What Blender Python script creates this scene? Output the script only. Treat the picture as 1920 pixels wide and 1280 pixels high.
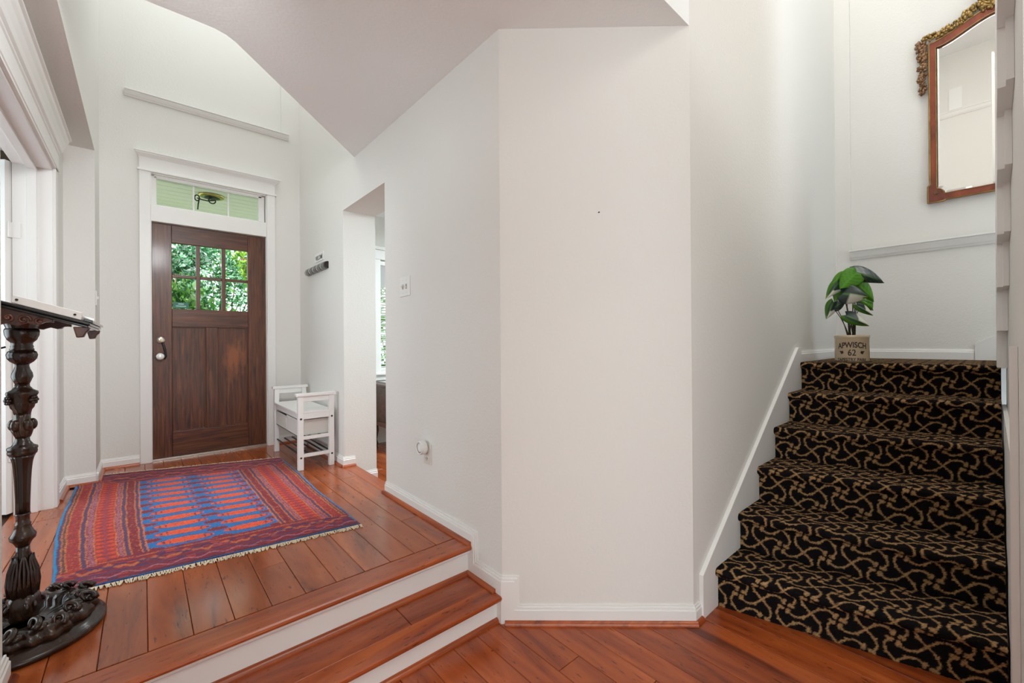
import bpy, bmesh, math, random
import numpy as np
from mathutils import Vector, Matrix, noise as mnoise

for o in list(bpy.data.objects):
    bpy.data.objects.remove(o)
SC = bpy.context.scene
COL = SC.collection
R = math.radians
random.seed(7)
rng = np.random.default_rng(7)

# ------------------------------------------------------------------ camera
CAM_Z = 1.2733
yaw, pitch, roll = R(41.247), R(0.1143), R(-0.3919)
fwd = Vector((math.sin(yaw)*math.cos(pitch), math.cos(yaw)*math.cos(pitch), math.sin(pitch)))
rt = Vector((math.cos(yaw), -math.sin(yaw), 0)); up = rt.cross(fwd)
rt2 = rt*math.cos(roll) + up*math.sin(roll); up2 = -rt*math.sin(roll) + up*math.cos(roll)
cd = bpy.data.cameras.new('camera'); cam = bpy.data.objects.new('camera', cd); COL.objects.link(cam)
M = Matrix((rt2, up2, -fwd)).transposed().to_4x4(); M.translation = Vector((0, 0, CAM_Z))
cam.matrix_world = M
cd.sensor_width = 36; cd.lens = 789.37/1920*36; cd.clip_start = 0.02
SC.camera = cam

# ------------------------------------------------------------------ world, sun, lights, exposure
W = bpy.data.worlds.new('world'); SC.world = W; W.use_nodes = True
W.node_tree.nodes['Background'].inputs['Color'].default_value = (0.80, 0.90, 1.0, 1)
W.node_tree.nodes['Background'].inputs['Strength'].default_value = 3.6
sd = bpy.data.lights.new('sun', 'SUN'); sd.energy = 10.0; sd.angle = R(1.0); sd.color = (1, .95, .86)
so = bpy.data.objects.new('sun', sd); COL.objects.link(so); so.rotation_euler = (R(41), R(0), R(-41))

def area(name, loc, size, power, target, color=(1, .97, .93)):
    l = bpy.data.lights.new(name, 'AREA'); l.shape = 'RECTANGLE'; l.size, l.size_y = size; l.energy = power; l.color = color
    o = bpy.data.objects.new(name, l); COL.objects.link(o); o.location = loc
    d = Vector(target) - Vector(loc); o.rotation_euler = d.to_track_quat('-Z', 'Y').to_euler()
    return o
CW = (.82, .95, 1.0)
area('foyer_ceiling_light', (0.45, 3.75, 5.55), (1.1, 1.2), 22, (0.45, 3.75, 0), (.93, .98, 1.0))
area('stairwell_fill_light', (2.9, 0.40, 5.6), (2.6, .8), 34, (2.9, 0.40, 0), (1.0, .985, .96))  # added area lamp, no fixture, lifts the dark stairwell
area('hall_ceiling_light', (2.2, -2.5, 5.4), (2.0, 1.6), 60, (2.6, 0.9, .6), (1.0, .985, .96))
area('entry_fill_light', (0.1, 1.35, 2.60), (.35, .35), 10, (-.05, 4.7, 1.2), (.95, .98, 1.0)).data.spread = R(95)  # added lamp without a fixture, turned to brighten the front wall
area('living_room_rear_fill_light', (-.6, -3.35, 1.25), (4.6, 2.4), 66, (-.2, 2.0, 1.5), CW)  # added unseen area lamp standing in for windows behind the camera
area('living_room_side_fill_light', (-3.9, -1.6, 1.3), (3.2, 2.3), 120, (3.0, .4, 1.3), CW)  # added area lamp, no window there, brightens the stair and back walls
area('study_fill_light', (-2.4, 3.0, 1.45), (2.2, 1.9), 46, (1.2, 2.7, 1.5), CW)  # added beyond the left doorway to brighten the wall opposite; no window built
area('dining_room_fill_light', (3.0, 3.0, 2.6), (1.2, 1.2), 66, (3.0, 3.0, 0), CW)  # added lamp, no fixture, makes the opening's jamb bright

vs = SC.view_settings
SC.display_settings.display_device = 'sRGB'
vs.view_transform = 'Standard'; vs.look = 'None'; vs.gamma = 1.0; vs.use_curve_mapping = False
vs.exposure = 0.22
SC.cycles.use_denoising = True
SC.cycles.max_bounces = 10; SC.cycles.diffuse_bounces = 6; SC.cycles.glossy_bounces = 5; SC.cycles.transparent_max_bounces = 12
SC.cycles.caustics_reflective = False; SC.cycles.caustics_refractive = False
SC.cycles.sample_clamp_indirect = 6

# ------------------------------------------------------------------ materials
def new_mat(name):
    m = bpy.data.materials.new(name); m.use_nodes = True
    return m, m.node_tree.nodes, m.node_tree.links, m.node_tree.nodes['Principled BSDF']
def srgb(r, g, b):
    f = lambda c: (c/12.92 if c <= .04045 else ((c+.055)/1.055)**2.4)
    return (f(r/255), f(g/255), f(b/255), 1)
def plain(name, col, rough=.5, metal=0, spec=.5, bump=0, bscale=60, var=0.0, coat=0):
    m, N, L, P = new_mat(name)
    P.inputs['Base Color'].default_value = col; P.inputs['Roughness'].default_value = rough
    P.inputs['Metallic'].default_value = metal; P.inputs['Specular IOR Level'].default_value = spec
    P.inputs['Coat Weight'].default_value = coat
    tc = N.new('ShaderNodeTexCoord')
    nz = N.new('ShaderNodeTexNoise'); nz.inputs['Scale'].default_value = bscale; nz.inputs['Detail'].default_value = 3
    L.new(tc.outputs['Object'], nz.inputs['Vector'])
    if bump:
        b = N.new('ShaderNodeBump'); b.inputs['Strength'].default_value = bump; b.inputs['Distance'].default_value = .002
        L.new(nz.outputs['Fac'], b.inputs['Height']); L.new(b.outputs['Normal'], P.inputs['Normal'])
    if var:
        n2 = N.new('ShaderNodeTexNoise'); n2.inputs['Scale'].default_value = bscale*.15
        L.new(tc.outputs['Object'], n2.inputs['Vector'])
        mx = N.new('ShaderNodeMix'); mx.data_type = 'RGBA'
        mx.inputs[6].default_value = tuple(c*(1-var) for c in col[:3])+(1,); mx.inputs[7].default_value = tuple(min(1, c*(1+var)) for c in col[:3])+(1,)
        L.new(n2.outputs['Fac'], mx.inputs[0]); L.new(mx.outputs[2], P.inputs['Base Color'])
    return m
def wood(name, stops, scale, rough=.3, bump=.1, coat=0.0, fleck=0.0, rand=1.0, fleckcol=(.02, .008, .004, 1), huevar=.25):
    """grain runs along the axis whose scale is smallest; every object gets its own offset and tone"""
    m, N, L, P = new_mat(name)
    tc = N.new('ShaderNodeTexCoord'); oi = N.new('ShaderNodeObjectInfo')
    va = N.new('ShaderNodeVectorMath'); va.operation = 'MULTIPLY_ADD'
    cb = N.new('ShaderNodeCombineXYZ')
    for i in range(3): L.new(oi.outputs['Random'], cb.inputs[i])
    va.inputs[1].default_value = (17*rand, 31*rand, 13*rand)
    L.new(cb.outputs[0], va.inputs[0]); L.new(tc.outputs['Object'], va.inputs[2])
    mp = N.new('ShaderNodeMapping'); mp.inputs['Scale'].default_value = scale; L.new(va.outputs[0], mp.inputs['Vector'])
    n1 = N.new('ShaderNodeTexNoise'); n1.inputs['Scale'].default_value = 1; n1.inputs['Detail'].default_value = 6; n1.inputs['Roughness'].default_value = .62; n1.inputs['Distortion'].default_value = .6
    L.new(mp.outputs[0], n1.inputs['Vector'])
    rp = N.new('ShaderNodeValToRGB'); L.new(n1.outputs['Fac'], rp.inputs[0])
    el = rp.color_ramp.elements
    el[0].position, el[0].color = stops[0]; el[1].position, el[1].color = stops[-1]
    for p, c in stops[1:-1]:
        e = el.new(p); e.color = c
    hs = N.new('ShaderNodeHueSaturation'); L.new(rp.outputs[0], hs.inputs['Color'])
    mr = N.new('ShaderNodeMapRange'); mr.inputs[3].default_value = 1-huevar; mr.inputs[4].default_value = 1+huevar
    L.new(oi.outputs['Random'], mr.inputs[0]); L.new(mr.outputs[0], hs.inputs['Value'])
    out = hs.outputs[0]
    if fleck:
        n2 = N.new('ShaderNodeTexNoise'); n2.inputs['Scale'].default_value = 11; n2.inputs['Detail'].default_value = 3; n2.inputs['Roughness'].default_value = .6
        L.new(mp.outputs[0], n2.inputs['Vector'])
        r2 = N.new('ShaderNodeValToRGB'); r2.color_ramp.elements[0].position = .645; r2.color_ramp.elements[1].position = .69
        L.new(n2.outputs['Fac'], r2.inputs[0])
        ml = N.new('ShaderNodeMath'); ml.operation = 'MULTIPLY'; ml.inputs[1].default_value = fleck; L.new(r2.outputs[0], ml.inputs[0])
        mx = N.new('ShaderNodeMix'); mx.data_type = 'RGBA'; mx.inputs[7].default_value = fleckcol
        L.new(ml.outputs[0], mx.inputs[0]); L.new(out, mx.inputs[6]); out = mx.outputs[2]
    L.new(out, P.inputs['Base Color'])
    P.inputs['Roughness'].default_value = rough; P.inputs['Coat Weight'].default_value = coat; P.inputs['Coat Roughness'].default_value = .12
    b = N.new('ShaderNodeBump'); b.inputs['Strength'].default_value = bump; b.inputs['Distance'].default_value = .003
    L.new(n1.outputs['Fac'], b.inputs['Height']); L.new(b.outputs['Normal'], P.inputs['Normal'])
    return m
def vcol(name, rough=.9, bump=.0, bscale=300, spec=.2, trans=0.0, sheen=0):
    m, N, L, P = new_mat(name)
    a = N.new('ShaderNodeVertexColor'); a.layer_name = 'col'
    L.new(a.outputs[0], P.inputs['Base Color']); P.inputs['Roughness'].default_value = rough; P.inputs['Specular IOR Level'].default_value = spec
    P.inputs['Sheen Weight'].default_value = sheen
    if bump:
        tc = N.new('ShaderNodeTexCoord'); nz = N.new('ShaderNodeTexNoise'); nz.inputs['Scale'].default_value = bscale; nz.inputs['Detail'].default_value = 2
        L.new(tc.outputs['Object'], nz.inputs['Vector'])
        b = N.new('ShaderNodeBump'); b.inputs['Strength'].default_value = bump; b.inputs['Distance'].default_value = .004
        L.new(nz.outputs['Fac'], b.inputs['Height']); L.new(b.outputs['Normal'], P.inputs['Normal'])
    if trans:
        P.inputs['Subsurface Weight'].default_value = 0
        tr = N.new('ShaderNodeBsdfTranslucent'); L.new(a.outputs[0], tr.inputs['Color'])
        ms = N.new('ShaderNodeMixShader'); ms.inputs[0].default_value = trans
        L.new(P.outputs[0], ms.inputs[1]); L.new(tr.outputs[0], ms.inputs[2]); L.new(ms.outputs[0], N['Material Output'].inputs['Surface'])
    return m
def glass(name, tint=(1, 1, 1, 1)):
    m, N, L, P = new_mat(name)
    N.remove(P)
    t = N.new('ShaderNodeBsdfTransparent'); t.inputs[0].default_value = tint
    g = N.new('ShaderNodeBsdfGlossy'); g.inputs['Roughness'].default_value = .02
    f = N.new('ShaderNodeFresnel'); f.inputs[0].default_value = 1.45
    mt = N.new('ShaderNodeMath'); mt.operation = 'MULTIPLY'; mt.inputs[1].default_value = .12; L.new(f.outputs[0], mt.inputs[0])
    ms = N.new('ShaderNodeMixShader'); L.new(mt.outputs[0], ms.inputs[0]); L.new(t.outputs[0], ms.inputs[1]); L.new(g.outputs[0], ms.inputs[2])
    L.new(ms.outputs[0], N['Material Output'].inputs['Surface'])
    return m

C_WALL = (.78, .768, .735, 1)
MAT = {}
MAT['wall'] = plain('wall_paint', C_WALL, .85, spec=.2, bump=.55, bscale=85)
MAT['ceil'] = plain('ceiling_paint', (.87, .885, .875, 1), .9, spec=.15, bump=.6, bscale=70)
MAT['trim'] = plain('white_trim_paint', (.84, .83, .81, 1), .38, bump=.03, bscale=30)
MAT['white'] = plain('white_lacquer', (.84, .83, .81, 1), .35, bump=.02, bscale=30)
MAT['plastic'] = plain('white_plastic', (.80, .79, .76, 1), .35)
MAT['plastic_ivory'] = plain('ivory_plastic', (.72, .69, .62, 1), .4)
c = srgb
floor_stops = [(.26, c(84, 36, 15)), (.40, c(142, 68, 31)), (.56, c(162, 80, 37)), (.74, c(180, 98, 50))]
MAT['floor'] = wood('hickory_floor', floor_stops, (9, 1.3, 9), rough=.2, bump=.04, coat=.15, fleck=.6, huevar=.10)
floor2 = [(.28, c(84, 34, 14)), (.42, c(146, 66, 28)), (.58, c(170, 82, 36)), (.74, c(188, 100, 48))]
MAT['floor_low'] = wood('hickory_floor_lower', floor2, (10, 1.5, 10), rough=.26, bump=.06, coat=.12, fleck=.75, huevar=.10)
MAT['tread'] = wood('hickory_tread', floor2, (1.5, 10, 10), rough=.26, bump=.08, coat=.15, fleck=.75, huevar=.08)
MAT['shoe_x'] = wood('shoe_moulding_wood_x', floor2, (2, 25, 25), rough=.3, bump=.05, coat=.2, huevar=.1)
MAT['shoe_y'] = wood('shoe_moulding_wood_y', floor2, (25, 2, 25), rough=.3, bump=.05, coat=.2, huevar=.1)
MAT['subfloor'] = plain('floor_gap_dark', (.05, .018, .008, 1), .7)
door_stops = [(.28, c(40, 19, 9)), (.44, c(78, 40, 20)), (.6, c(102, 56, 28)), (.80, c(134, 84, 50))]
MAT['door_v'] = wood('mahogany_door_vertical', door_stops, (60, 60, 3.5), rough=.36, bump=.35, coat=.12, huevar=.06)
MAT['door_h'] = wood('mahogany_door_horizontal', door_stops, (3.5, 60, 60), rough=.36, bump=.35, coat=.12, huevar=.06)
MAT['carved'] = wood('carved_dark_walnut', [(.3, c(26, 15, 9)), (.55, c(50, 30, 18)), (.8, c(84, 54, 34))], (14, 14, 5), rough=.26, bump=.15, coat=.18, huevar=.05)
MAT['carved_red'] = wood('carved_reddish_walnut', [(.3, c(44, 22, 15)), (.55, c(88, 46, 32)), (.8, c(122, 72, 50))], (20, 20, 14), rough=.3, bump=.2, coat=.2, huevar=.05)
MAT['black_gloss'] = plain('black_lacquer', (.012, .011, .012, 1), .18, coat=.5)
MAT['black'] = plain('black_metal', (.012, .011, .011, 1), .45)
MAT['frame_wood'] = wood('mirror_mahogany', [(.3, c(92, 34, 14)), (.55, c(138, 58, 26)), (.8, c(168, 82, 42))], (10, 10, 5), rough=.28, bump=.05, coat=.4, huevar=.03)
MAT['gilt'] = plain('aged_gilt', (.34, .22, .075, 1), .38, metal=.75, bump=.5, bscale=120, var=.55)
MAT['gilt_dark'] = plain('aged_gilt_copper', (.22, .12, .06, 1), .42, metal=.6, bump=.5, bscale=120, var=.6)
MAT['mirror'] = plain('mirror_silver', (.93, .94, .93, 1), .015, metal=1)
MAT['brass'] = plain('aged_brass', (.50, .36, .12, 1), .3, metal=1)
MAT['nickel'] = plain('satin_nickel', (.66, .62, .56, 1), .28, metal=1)
MAT['porcelain'] = plain('porcelain', (.85, .84, .82, 1), .12, coat=.6)
MAT['crock'] = plain('stoneware_glaze', (.68, .55, .38, 1), .16, coat=.6, var=.06, bscale=40)
MAT['ink'] = plain('dark_brown_print', (.035, .018, .010, 1), .35)
MAT['glass'] = glass('window_glass', (.93, .98, .95, 1))
MAT['carpet'] = vcol('scroll_carpet', rough=.95, bump=.5, bscale=420, spec=.05)
MAT['rug'] = vcol('knotted_wool', rough=.95, bump=.35, bscale=500, spec=.05, sheen=.15)
MAT['fringe'] = plain('cream_cotton_fringe', (.72, .60, .42, 1), .9, bump=.5, bscale=300)
MAT['leaf'] = vcol('plastic_leaf', rough=.32, spec=.5, trans=.12)
MAT['bush'] = vcol('bush_leaf', rough=.5, spec=.4, trans=.35)
MAT['stem'] = plain('brown_stem', (.06, .045, .02, 1), .6)
MAT['bark'] = plain('bark', (.20, .14, .09, 1), .9, bump=.6, bscale=40)
MAT['fabric'] = plain('grey_white_fabric', (.66, .64, .60, 1), .9, bump=.5, bscale=260)
MAT['porch_white'] = plain('porch_board_paint', (.90, .82, .80, 1), .6, bump=.05)
MAT['grass'] = plain('lawn', (.20, .24, .11, 1), .9, bump=.6, bscale=30, var=.4)
MAT['concrete'] = plain('porch_concrete', (.62, .60, .57, 1), .9, bump=.3)
MAT['dresser'] = wood('old_carved_oak', [(.3, c(40, 20, 10)), (.55, c(86, 46, 24)), (.8, c(124, 74, 40))], (4, 20, 20), rough=.35, bump=.3, coat=.1)
MAT['sticker'] = plain('green_sticker', (.01, .14, .10, 1), .4)
MAT['sticker_ink'] = plain('sticker_print', (.35, .65, .55, 1), .5)
MAT['shade'] = plain('grey_roller_shade', (.52, .52, .52, 1), .9)
def worn_panel():
    m = MAT['door_v'].copy(); m.name = 'mahogany_worn_panel'; N, L = m.node_tree.nodes, m.node_tree.links
    P = N['Principled BSDF']; src = P.inputs['Base Color'].links[0].from_socket
    tc = N.new('ShaderNodeTexCoord'); mp = N.new('ShaderNodeMapping'); mp.inputs['Location'].default_value = (-.165, 0, -.86); mp.vector_type = 'POINT'
    L.new(tc.outputs['Object'], mp.inputs['Vector'])
    sc = N.new('ShaderNodeVectorMath'); sc.operation = 'MULTIPLY'; sc.inputs[1].default_value = (9.5, 0, 5.0); L.new(mp.outputs[0], sc.inputs[0])
    nz = N.new('ShaderNodeTexNoise'); nz.inputs['Scale'].default_value = 1.0; nz.inputs['Detail'].default_value = 3
    st = N.new('ShaderNodeVectorMath'); st.operation = 'MULTIPLY'; st.inputs[1].default_value = (26, 1, 7); L.new(tc.outputs['Object'], st.inputs[0]); L.new(st.outputs[0], nz.inputs['Vector'])
    ln = N.new('ShaderNodeVectorMath'); ln.operation = 'LENGTH'; L.new(sc.outputs[0], ln.inputs[0])
    ad = N.new('ShaderNodeMath'); ad.operation = 'MULTIPLY_ADD'; ad.inputs[1].default_value = 2.2; L.new(nz.outputs['Fac'], ad.inputs[0]); L.new(ln.outputs['Value'], ad.inputs[2])
    mr = N.new('ShaderNodeMapRange'); mr.inputs[1].default_value = 1.35; mr.inputs[2].default_value = 2.1; mr.inputs[3].default_value = .8; mr.inputs[4].default_value = 0
    L.new(ad.outputs[0], mr.inputs[0])
    mx = N.new('ShaderNodeMix'); mx.data_type = 'RGBA'; mx.inputs[7].default_value = srgb(148, 84, 42); L.new(mr.outputs[0], mx.inputs[0]); L.new(src, mx.inputs[6])
    L.new(mx.outputs[2], P.inputs['Base Color'])
    return m
MAT['worn'] = worn_panel()

# ------------------------------------------------------------------ mesh helpers
class MB:
    def __init__(s): s.v = []; s.f = []
    def add(s, verts, faces):
        n = len(s.v); s.v += [tuple(p) for p in verts]; s.f += [tuple(i+n for i in f) for f in faces]; return s
    def box(s, x0, x1, y0, y1, z0, z1):
        return s.add([(x0,y0,z0),(x1,y0,z0),(x1,y1,z0),(x0,y1,z0),(x0,y0,z1),(x1,y0,z1),(x1,y1,z1),(x0,y1,z1)],
                     [(0,3,2,1),(4,5,6,7),(0,1,5,4),(1,2,6,5),(2,3,7,6),(3,0,4,7)])
    def obox(s, ctr, ax, ay, az, hx, hy, hz):
        ctr, ax, ay, az = Vector(ctr), Vector(ax), Vector(ay), Vector(az)
        P = []
        for dz in (-1, 1):
            for dx, dy in ((-1,-1),(1,-1),(1,1),(-1,1)):
                P.append(ctr+ax*hx*dx+ay*hy*dy+az*hz*dz)
        return s.add(P, [(0,3,2,1),(4,5,6,7),(0,1,5,4),(1,2,6,5),(2,3,7,6),(3,0,4,7)])
    def prism(s, poly, f0, f1):
        """poly: list of 2-D points; f0,f1: functions mapping a 2-D point to 3-D for the two ends"""
        n = len(poly); P = [f0(p) for p in poly]+[f1(p) for p in poly]
        F = [tuple(range(n))[::-1], tuple(range(n, 2*n))]+[(i, (i+1) % n, n+(i+1) % n, n+i) for i in range(n)]
        return s.add(P, F)
    def moulding(s, profile, p0, p1, out, z=True):
        """extrude a (out, up) profile from p0 to p1; out = unit vector away from the wall"""
        o = Vector(out); a, b = Vector(p0), Vector(p1); u = Vector((0, 0, 1))
        return s.prism(profile, lambda q: a+o*q[0]+u*q[1], lambda q: b+o*q[0]+u*q[1])
    def lathe(s, prof, n=24, ctr=(0,0,0), mod=None, ax=None, cap=True):
        cx, cy, cz = ctr; V = []; m = len(prof)
        for i, (r, z) in enumerate(prof):
            for k in range(n):
                t = 2*math.pi*k/n; rr = r*(mod(t, z, i) if mod else 1)
                p = Vector((rr*math.cos(t), rr*math.sin(t), z))
                if ax is not None: p = ax @ p
                V.append((cx+p.x, cy+p.y, cz+p.z))
        F = [(i*n+k, i*n+(k+1) % n, (i+1)*n+(k+1) % n, (i+1)*n+k) for i in range(m-1) for k in range(n)]
        if cap: F += [tuple(range(n))[::-1], tuple((m-1)*n+k for k in range(n))]
        return s.add(V, F)
    def tube(s, pts, r, n=8, taper=None):
        pts = [Vector(p) for p in pts]; V = []; prev = None
        for i, p in enumerate(pts):
            d = (pts[min(i+1, len(pts)-1)]-pts[max(i-1, 0)]).normalized()
            if prev is None:
                a = d.orthogonal().normalized()
            else:
                a = (prev - d*prev.dot(d)).normalized()
            prev = a; b = d.cross(a)
            rr = r if taper is None else r*(1+(taper-1)*i/(len(pts)-1))
            V += [p+(a*math.cos(2*math.pi*k/n)+b*math.sin(2*math.pi*k/n))*rr for k in range(n)]
        m = len(pts)
        F = [(i*n+k, i*n+(k+1) % n, (i+1)*n+(k+1) % n, (i+1)*n+k) for i in range(m-1) for k in range(n)]
        F += [tuple(range(n))[::-1], tuple((m-1)*n+k for k in range(n))]
        return s.add(V, F)
    def blob(s, ctr, rad, n=8, m=6, rough=0, ax=None):
        V = []; cx, cy, cz = ctr
        if not hasattr(rad, '__len__'): rad = (rad,)*3
        for i in range(1, m):
            ph = math.pi*i/m
            for k in range(n):
                t = 2*math.pi*k/n; q = 1+rough*(random.random()-.5)
                V.append((math.sin(ph)*math.cos(t)*rad[0]*q, math.sin(ph)*math.sin(t)*rad[1]*q, math.cos(ph)*rad[2]*q))
        V += [(0, 0, rad[2]), (0, 0, -rad[2])]
        if ax is not None: V = [ax @ Vector(p) for p in V]
        V = [(p[0]+cx, p[1]+cy, p[2]+cz) for p in V]
        F = [(i*n+k, (i+1)*n+k, (i+1)*n+(k+1) % n, i*n+(k+1) % n) for i in range(m-2) for k in range(n)]
        T = (m-1)*n
        F += [(T, k, (k+1) % n) for k in range(n)]+[(T+1, (m-2)*n+(k+1) % n, (m-2)*n+k) for k in range(n)]
        return s.add(V, F)
    def build(s, name, mat, parent=None, bevel=0, smooth=False, col=None, seg=2):
        off = Vector((0, 0, 0)); q = parent
        while q is not None: off += q.location; q = q.parent
        me = bpy.data.meshes.new(name)
        me.from_pydata([(p[0]-off.x, p[1]-off.y, p[2]-off.z) for p in s.v], [], s.f)
        bm = bmesh.new(); bm.from_mesh(me); bmesh.ops.recalc_face_normals(bm, faces=bm.faces); bm.to_mesh(me); bm.free()
        me.materials.append(MAT[mat] if isinstance(mat, str) else mat)
        if smooth: me.polygons.foreach_set('use_smooth', [True]*len(me.polygons))
        if col is not None:
            at = me.color_attributes.new('col', 'FLOAT_COLOR', 'POINT'); at.data.foreach_set('color', np.asarray(col, np.float32).ravel())
        o = bpy.data.objects.new(name, me); COL.objects.link(o)
        if parent is not None: o.parent = parent
        if bevel:
            b = o.modifiers.new('bevel', 'BEVEL'); b.width = bevel; b.segments = seg; b.limit_method = 'ANGLE'; b.angle_limit = R(40)
        return o
def tag(o, label=None, cat=None, group=None, kind=None):
    if label: o['label'] = label
    if cat: o['category'] = cat
    if group: o['group'] = group
    if kind: o['kind'] = kind
    return o
def thing(name, loc, label, cat, group=None, kind=None):
    o = bpy.data.objects.new(name, None); COL.objects.link(o); o.location = loc; o.empty_display_size = .1
    return tag(o, label, cat, group, kind)
def struct(name, loc=(0, 0, 0), label=None):
    o = bpy.data.objects.new(name, None); COL.objects.link(o); o.location = loc; o.empty_display_size = .1
    return tag(o, label, None, None, 'structure')
def wallobj(name, mb, label, mat='wall', bevel=0):
    return tag(mb.build(name, mat, None, bevel), label, None, None, 'structure')
def grid_mesh(name, P, mat, parent, col=None, smooth=True):
    """P: (m,n,3) array of world points"""
    m, n, _ = P.shape
    off = Vector((0, 0, 0)); q = parent
    while q is not None: off += q.location; q = q.parent
    V = P.reshape(-1, 3)-np.array(off)
    i = np.arange(m-1)[:, None]*n; j = np.arange(n-1)[None, :]
    a = (i+j).ravel(); F = np.stack([a, a+1, a+n+1, a+n], 1)
    me = bpy.data.meshes.new(name)
    me.vertices.add(len(V)); me.vertices.foreach_set('co', V.astype(np.float32).ravel())
    me.loops.add(F.size); me.loops.foreach_set('vertex_index', F.astype(np.int32).ravel())
    me.polygons.add(len(F)); me.polygons.foreach_set('loop_start', np.arange(0, F.size, 4, dtype=np.int32))
    me.polygons.foreach_set('use_smooth', np.full(len(F), smooth))
    me.update(calc_edges=True); me.validate()
    if col is not None:
        at = me.color_attributes.new('col', 'FLOAT_COLOR', 'POINT')
        c4 = np.ones((len(V), 4), np.float32); c4[:, :3] = col.reshape(-1, 3); at.data.foreach_set('color', c4.ravel())
    me.materials.append(MAT[mat]); o = bpy.data.objects.new(name, me); COL.objects.link(o); o.parent = parent
    return o
def text_mesh(body, size, align='CENTER', bold=0.0):
    cu = bpy.data.curves.new('txt', 'FONT'); cu.body = body; cu.size = size; cu.align_x = align; cu.offset = bold
    o = bpy.data.objects.new('txt', cu); COL.objects.link(o)
    bpy.context.view_layer.update()
    me = bpy.data.meshes.new_from_object(o.evaluated_get(bpy.context.evaluated_depsgraph_get()))
    V = [tuple(v.co) for v in me.vertices]; F = [tuple(p.vertices) for p in me.polygons]
    bpy.data.objects.remove(o); bpy.data.curves.remove(cu); bpy.data.meshes.remove(me)
    return V, F
def text_curves(V, W):
    """scale a text's points to the width W, centred"""
    xs = [p[0] for p in V]; a, b = min(xs), max(xs); s = W/(b-a)
    return [((p[0]-(a+b)/2)*s, p[1], p[2]) for p in V]

# ------------------------------------------------------------------ dimensions (metres; z = 0 is the lower floor)
XR, YD, YS, XB = 1.2266, 4.72, .8974, 4.56          # entry right wall, front wall, stair wall, stair back wall
XL, XL2, YN = -.259, -.418, 4.30                    # left wall, recessed doorway wall, return
YC1, XC2 = 1.4775, 1.868                            # ends of the angled wall
Z1, Z2, ZC, ZH = .1248, .273, 2.703, 5.7            # tread, entry floor, low ceiling, high ceiling
YO1, YO2, ZO = 3.469, 2.688, 2.355                  # opening in the right wall
XRB = 1.4957                                        # back face of the right wall
YT, YL = 1.706, 1.4797                              # the two nosings
XN = -.315                                          # near left wall
ZR = .112                                           # dining room floor
# ------------------------------------------------------------------ structure: walls
m = MB().box(XR, XRB, YC1, YO2, 0, ZH).box(XR, XRB, YO2, YO1, ZO, ZH).box(XR, XRB, YO1, YD, 0, ZH)
wallobj('wall_right', m, 'off-white textured wall on the right of the entry with a cased-free opening')
cn = Vector((YS-YC1, -(XC2-XR), 0)).normalized()     # angled wall: outward normal (towards the camera)
A, B = Vector((XR, YC1, 0)), Vector((XC2, YS, 0)); back = -cn*.12
m = MB().prism([(A.x, A.y), (B.x, B.y), (B.x+.12, B.y+.12), (A.x+.12, A.y+.12)], lambda p: (p[0], p[1], 0), lambda p: (p[0], p[1], ZH))
wallobj('wall_corner', m, 'narrow angled off-white wall between the entry and the staircase')
m = MB().box(XC2, XB+.2, YS, YS+.12, 0, ZH)
wallobj('wall_stair', m, 'off-white textured wall along the left side of the staircase')
# stair back wall with the shallow recess above the ledge
m = MB().box(XB, XB+.2, .792, YS, 0, ZH).box(XB, XB+.2, -1.4, .792, 0, 1.99).box(XB+.03, XB+.2, -1.4, .792, 1.99, ZH)
wallobj('wall_stair_back', m, 'off-white wall behind the stair landing with a shallow recess above a ledge')
m = MB().box(1.55, 3.70, -.17, -.052, 0, 2.40)
wallobj('wall_stair_right', m, 'off-white wall along the right side of the staircase')
m = MB().box(3.70, XB+.2, -1.4, -1.28, 0, ZH)
wallobj('wall_landing', m, 'off-white wall closing the landing')
# front wall around the door and transom, recess above the ledge
DX0, DX1 = .03, .95
m = MB().box(-.40, DX0, YD, YD+.17, 0, 3.36).box(DX1, XR+.05, YD, YD+.17, 0, 3.36).box(DX0, DX1, YD, YD+.17, 2.745, 3.36).box(DX0, DX1, YD, YD+.17, 0, Z2-.02)
m.box(-.40, -.098, YD, YD+.17, 3.36, ZH).box(1.06, XR+.05, YD, YD+.17, 3.36, ZH).box(-.098, 1.06, YD+.03, YD+.17, 3.36, ZH)
wallobj('wall_front', m, 'off-white front wall holding the wooden entry door and transom')
# dining room front wall with a window hole
WX0, WX1, WZ0, WZ1 = 2.09, 3.3, .95, 2.25
m = MB().box(XR+.05, WX0, YD, YD+.17, 0, 3.0).box(WX1, 5.0, YD, YD+.17, 0, 3.0).box(WX0, WX1, YD, YD+.17, 0, WZ0).box(WX0, WX1, YD, YD+.17, WZ1, 3.0)
wallobj('wall_dining_front', m, 'off-white dining room wall with the blind-covered window')
m = MB().box(4.9, 5.0, 1.75, YD, 0, 3.0).box(XRB, 4.9, 1.75, 1.85, 0, 3.0)
wallobj('wall_dining', m, 'off-white dining room walls beyond the opening')
wallobj('ceiling_dining', MB().box(XRB, 5.0, 1.75, YD+.17, 2.75, 2.85), 'white ceiling of the dining room', 'ceil')
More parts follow.
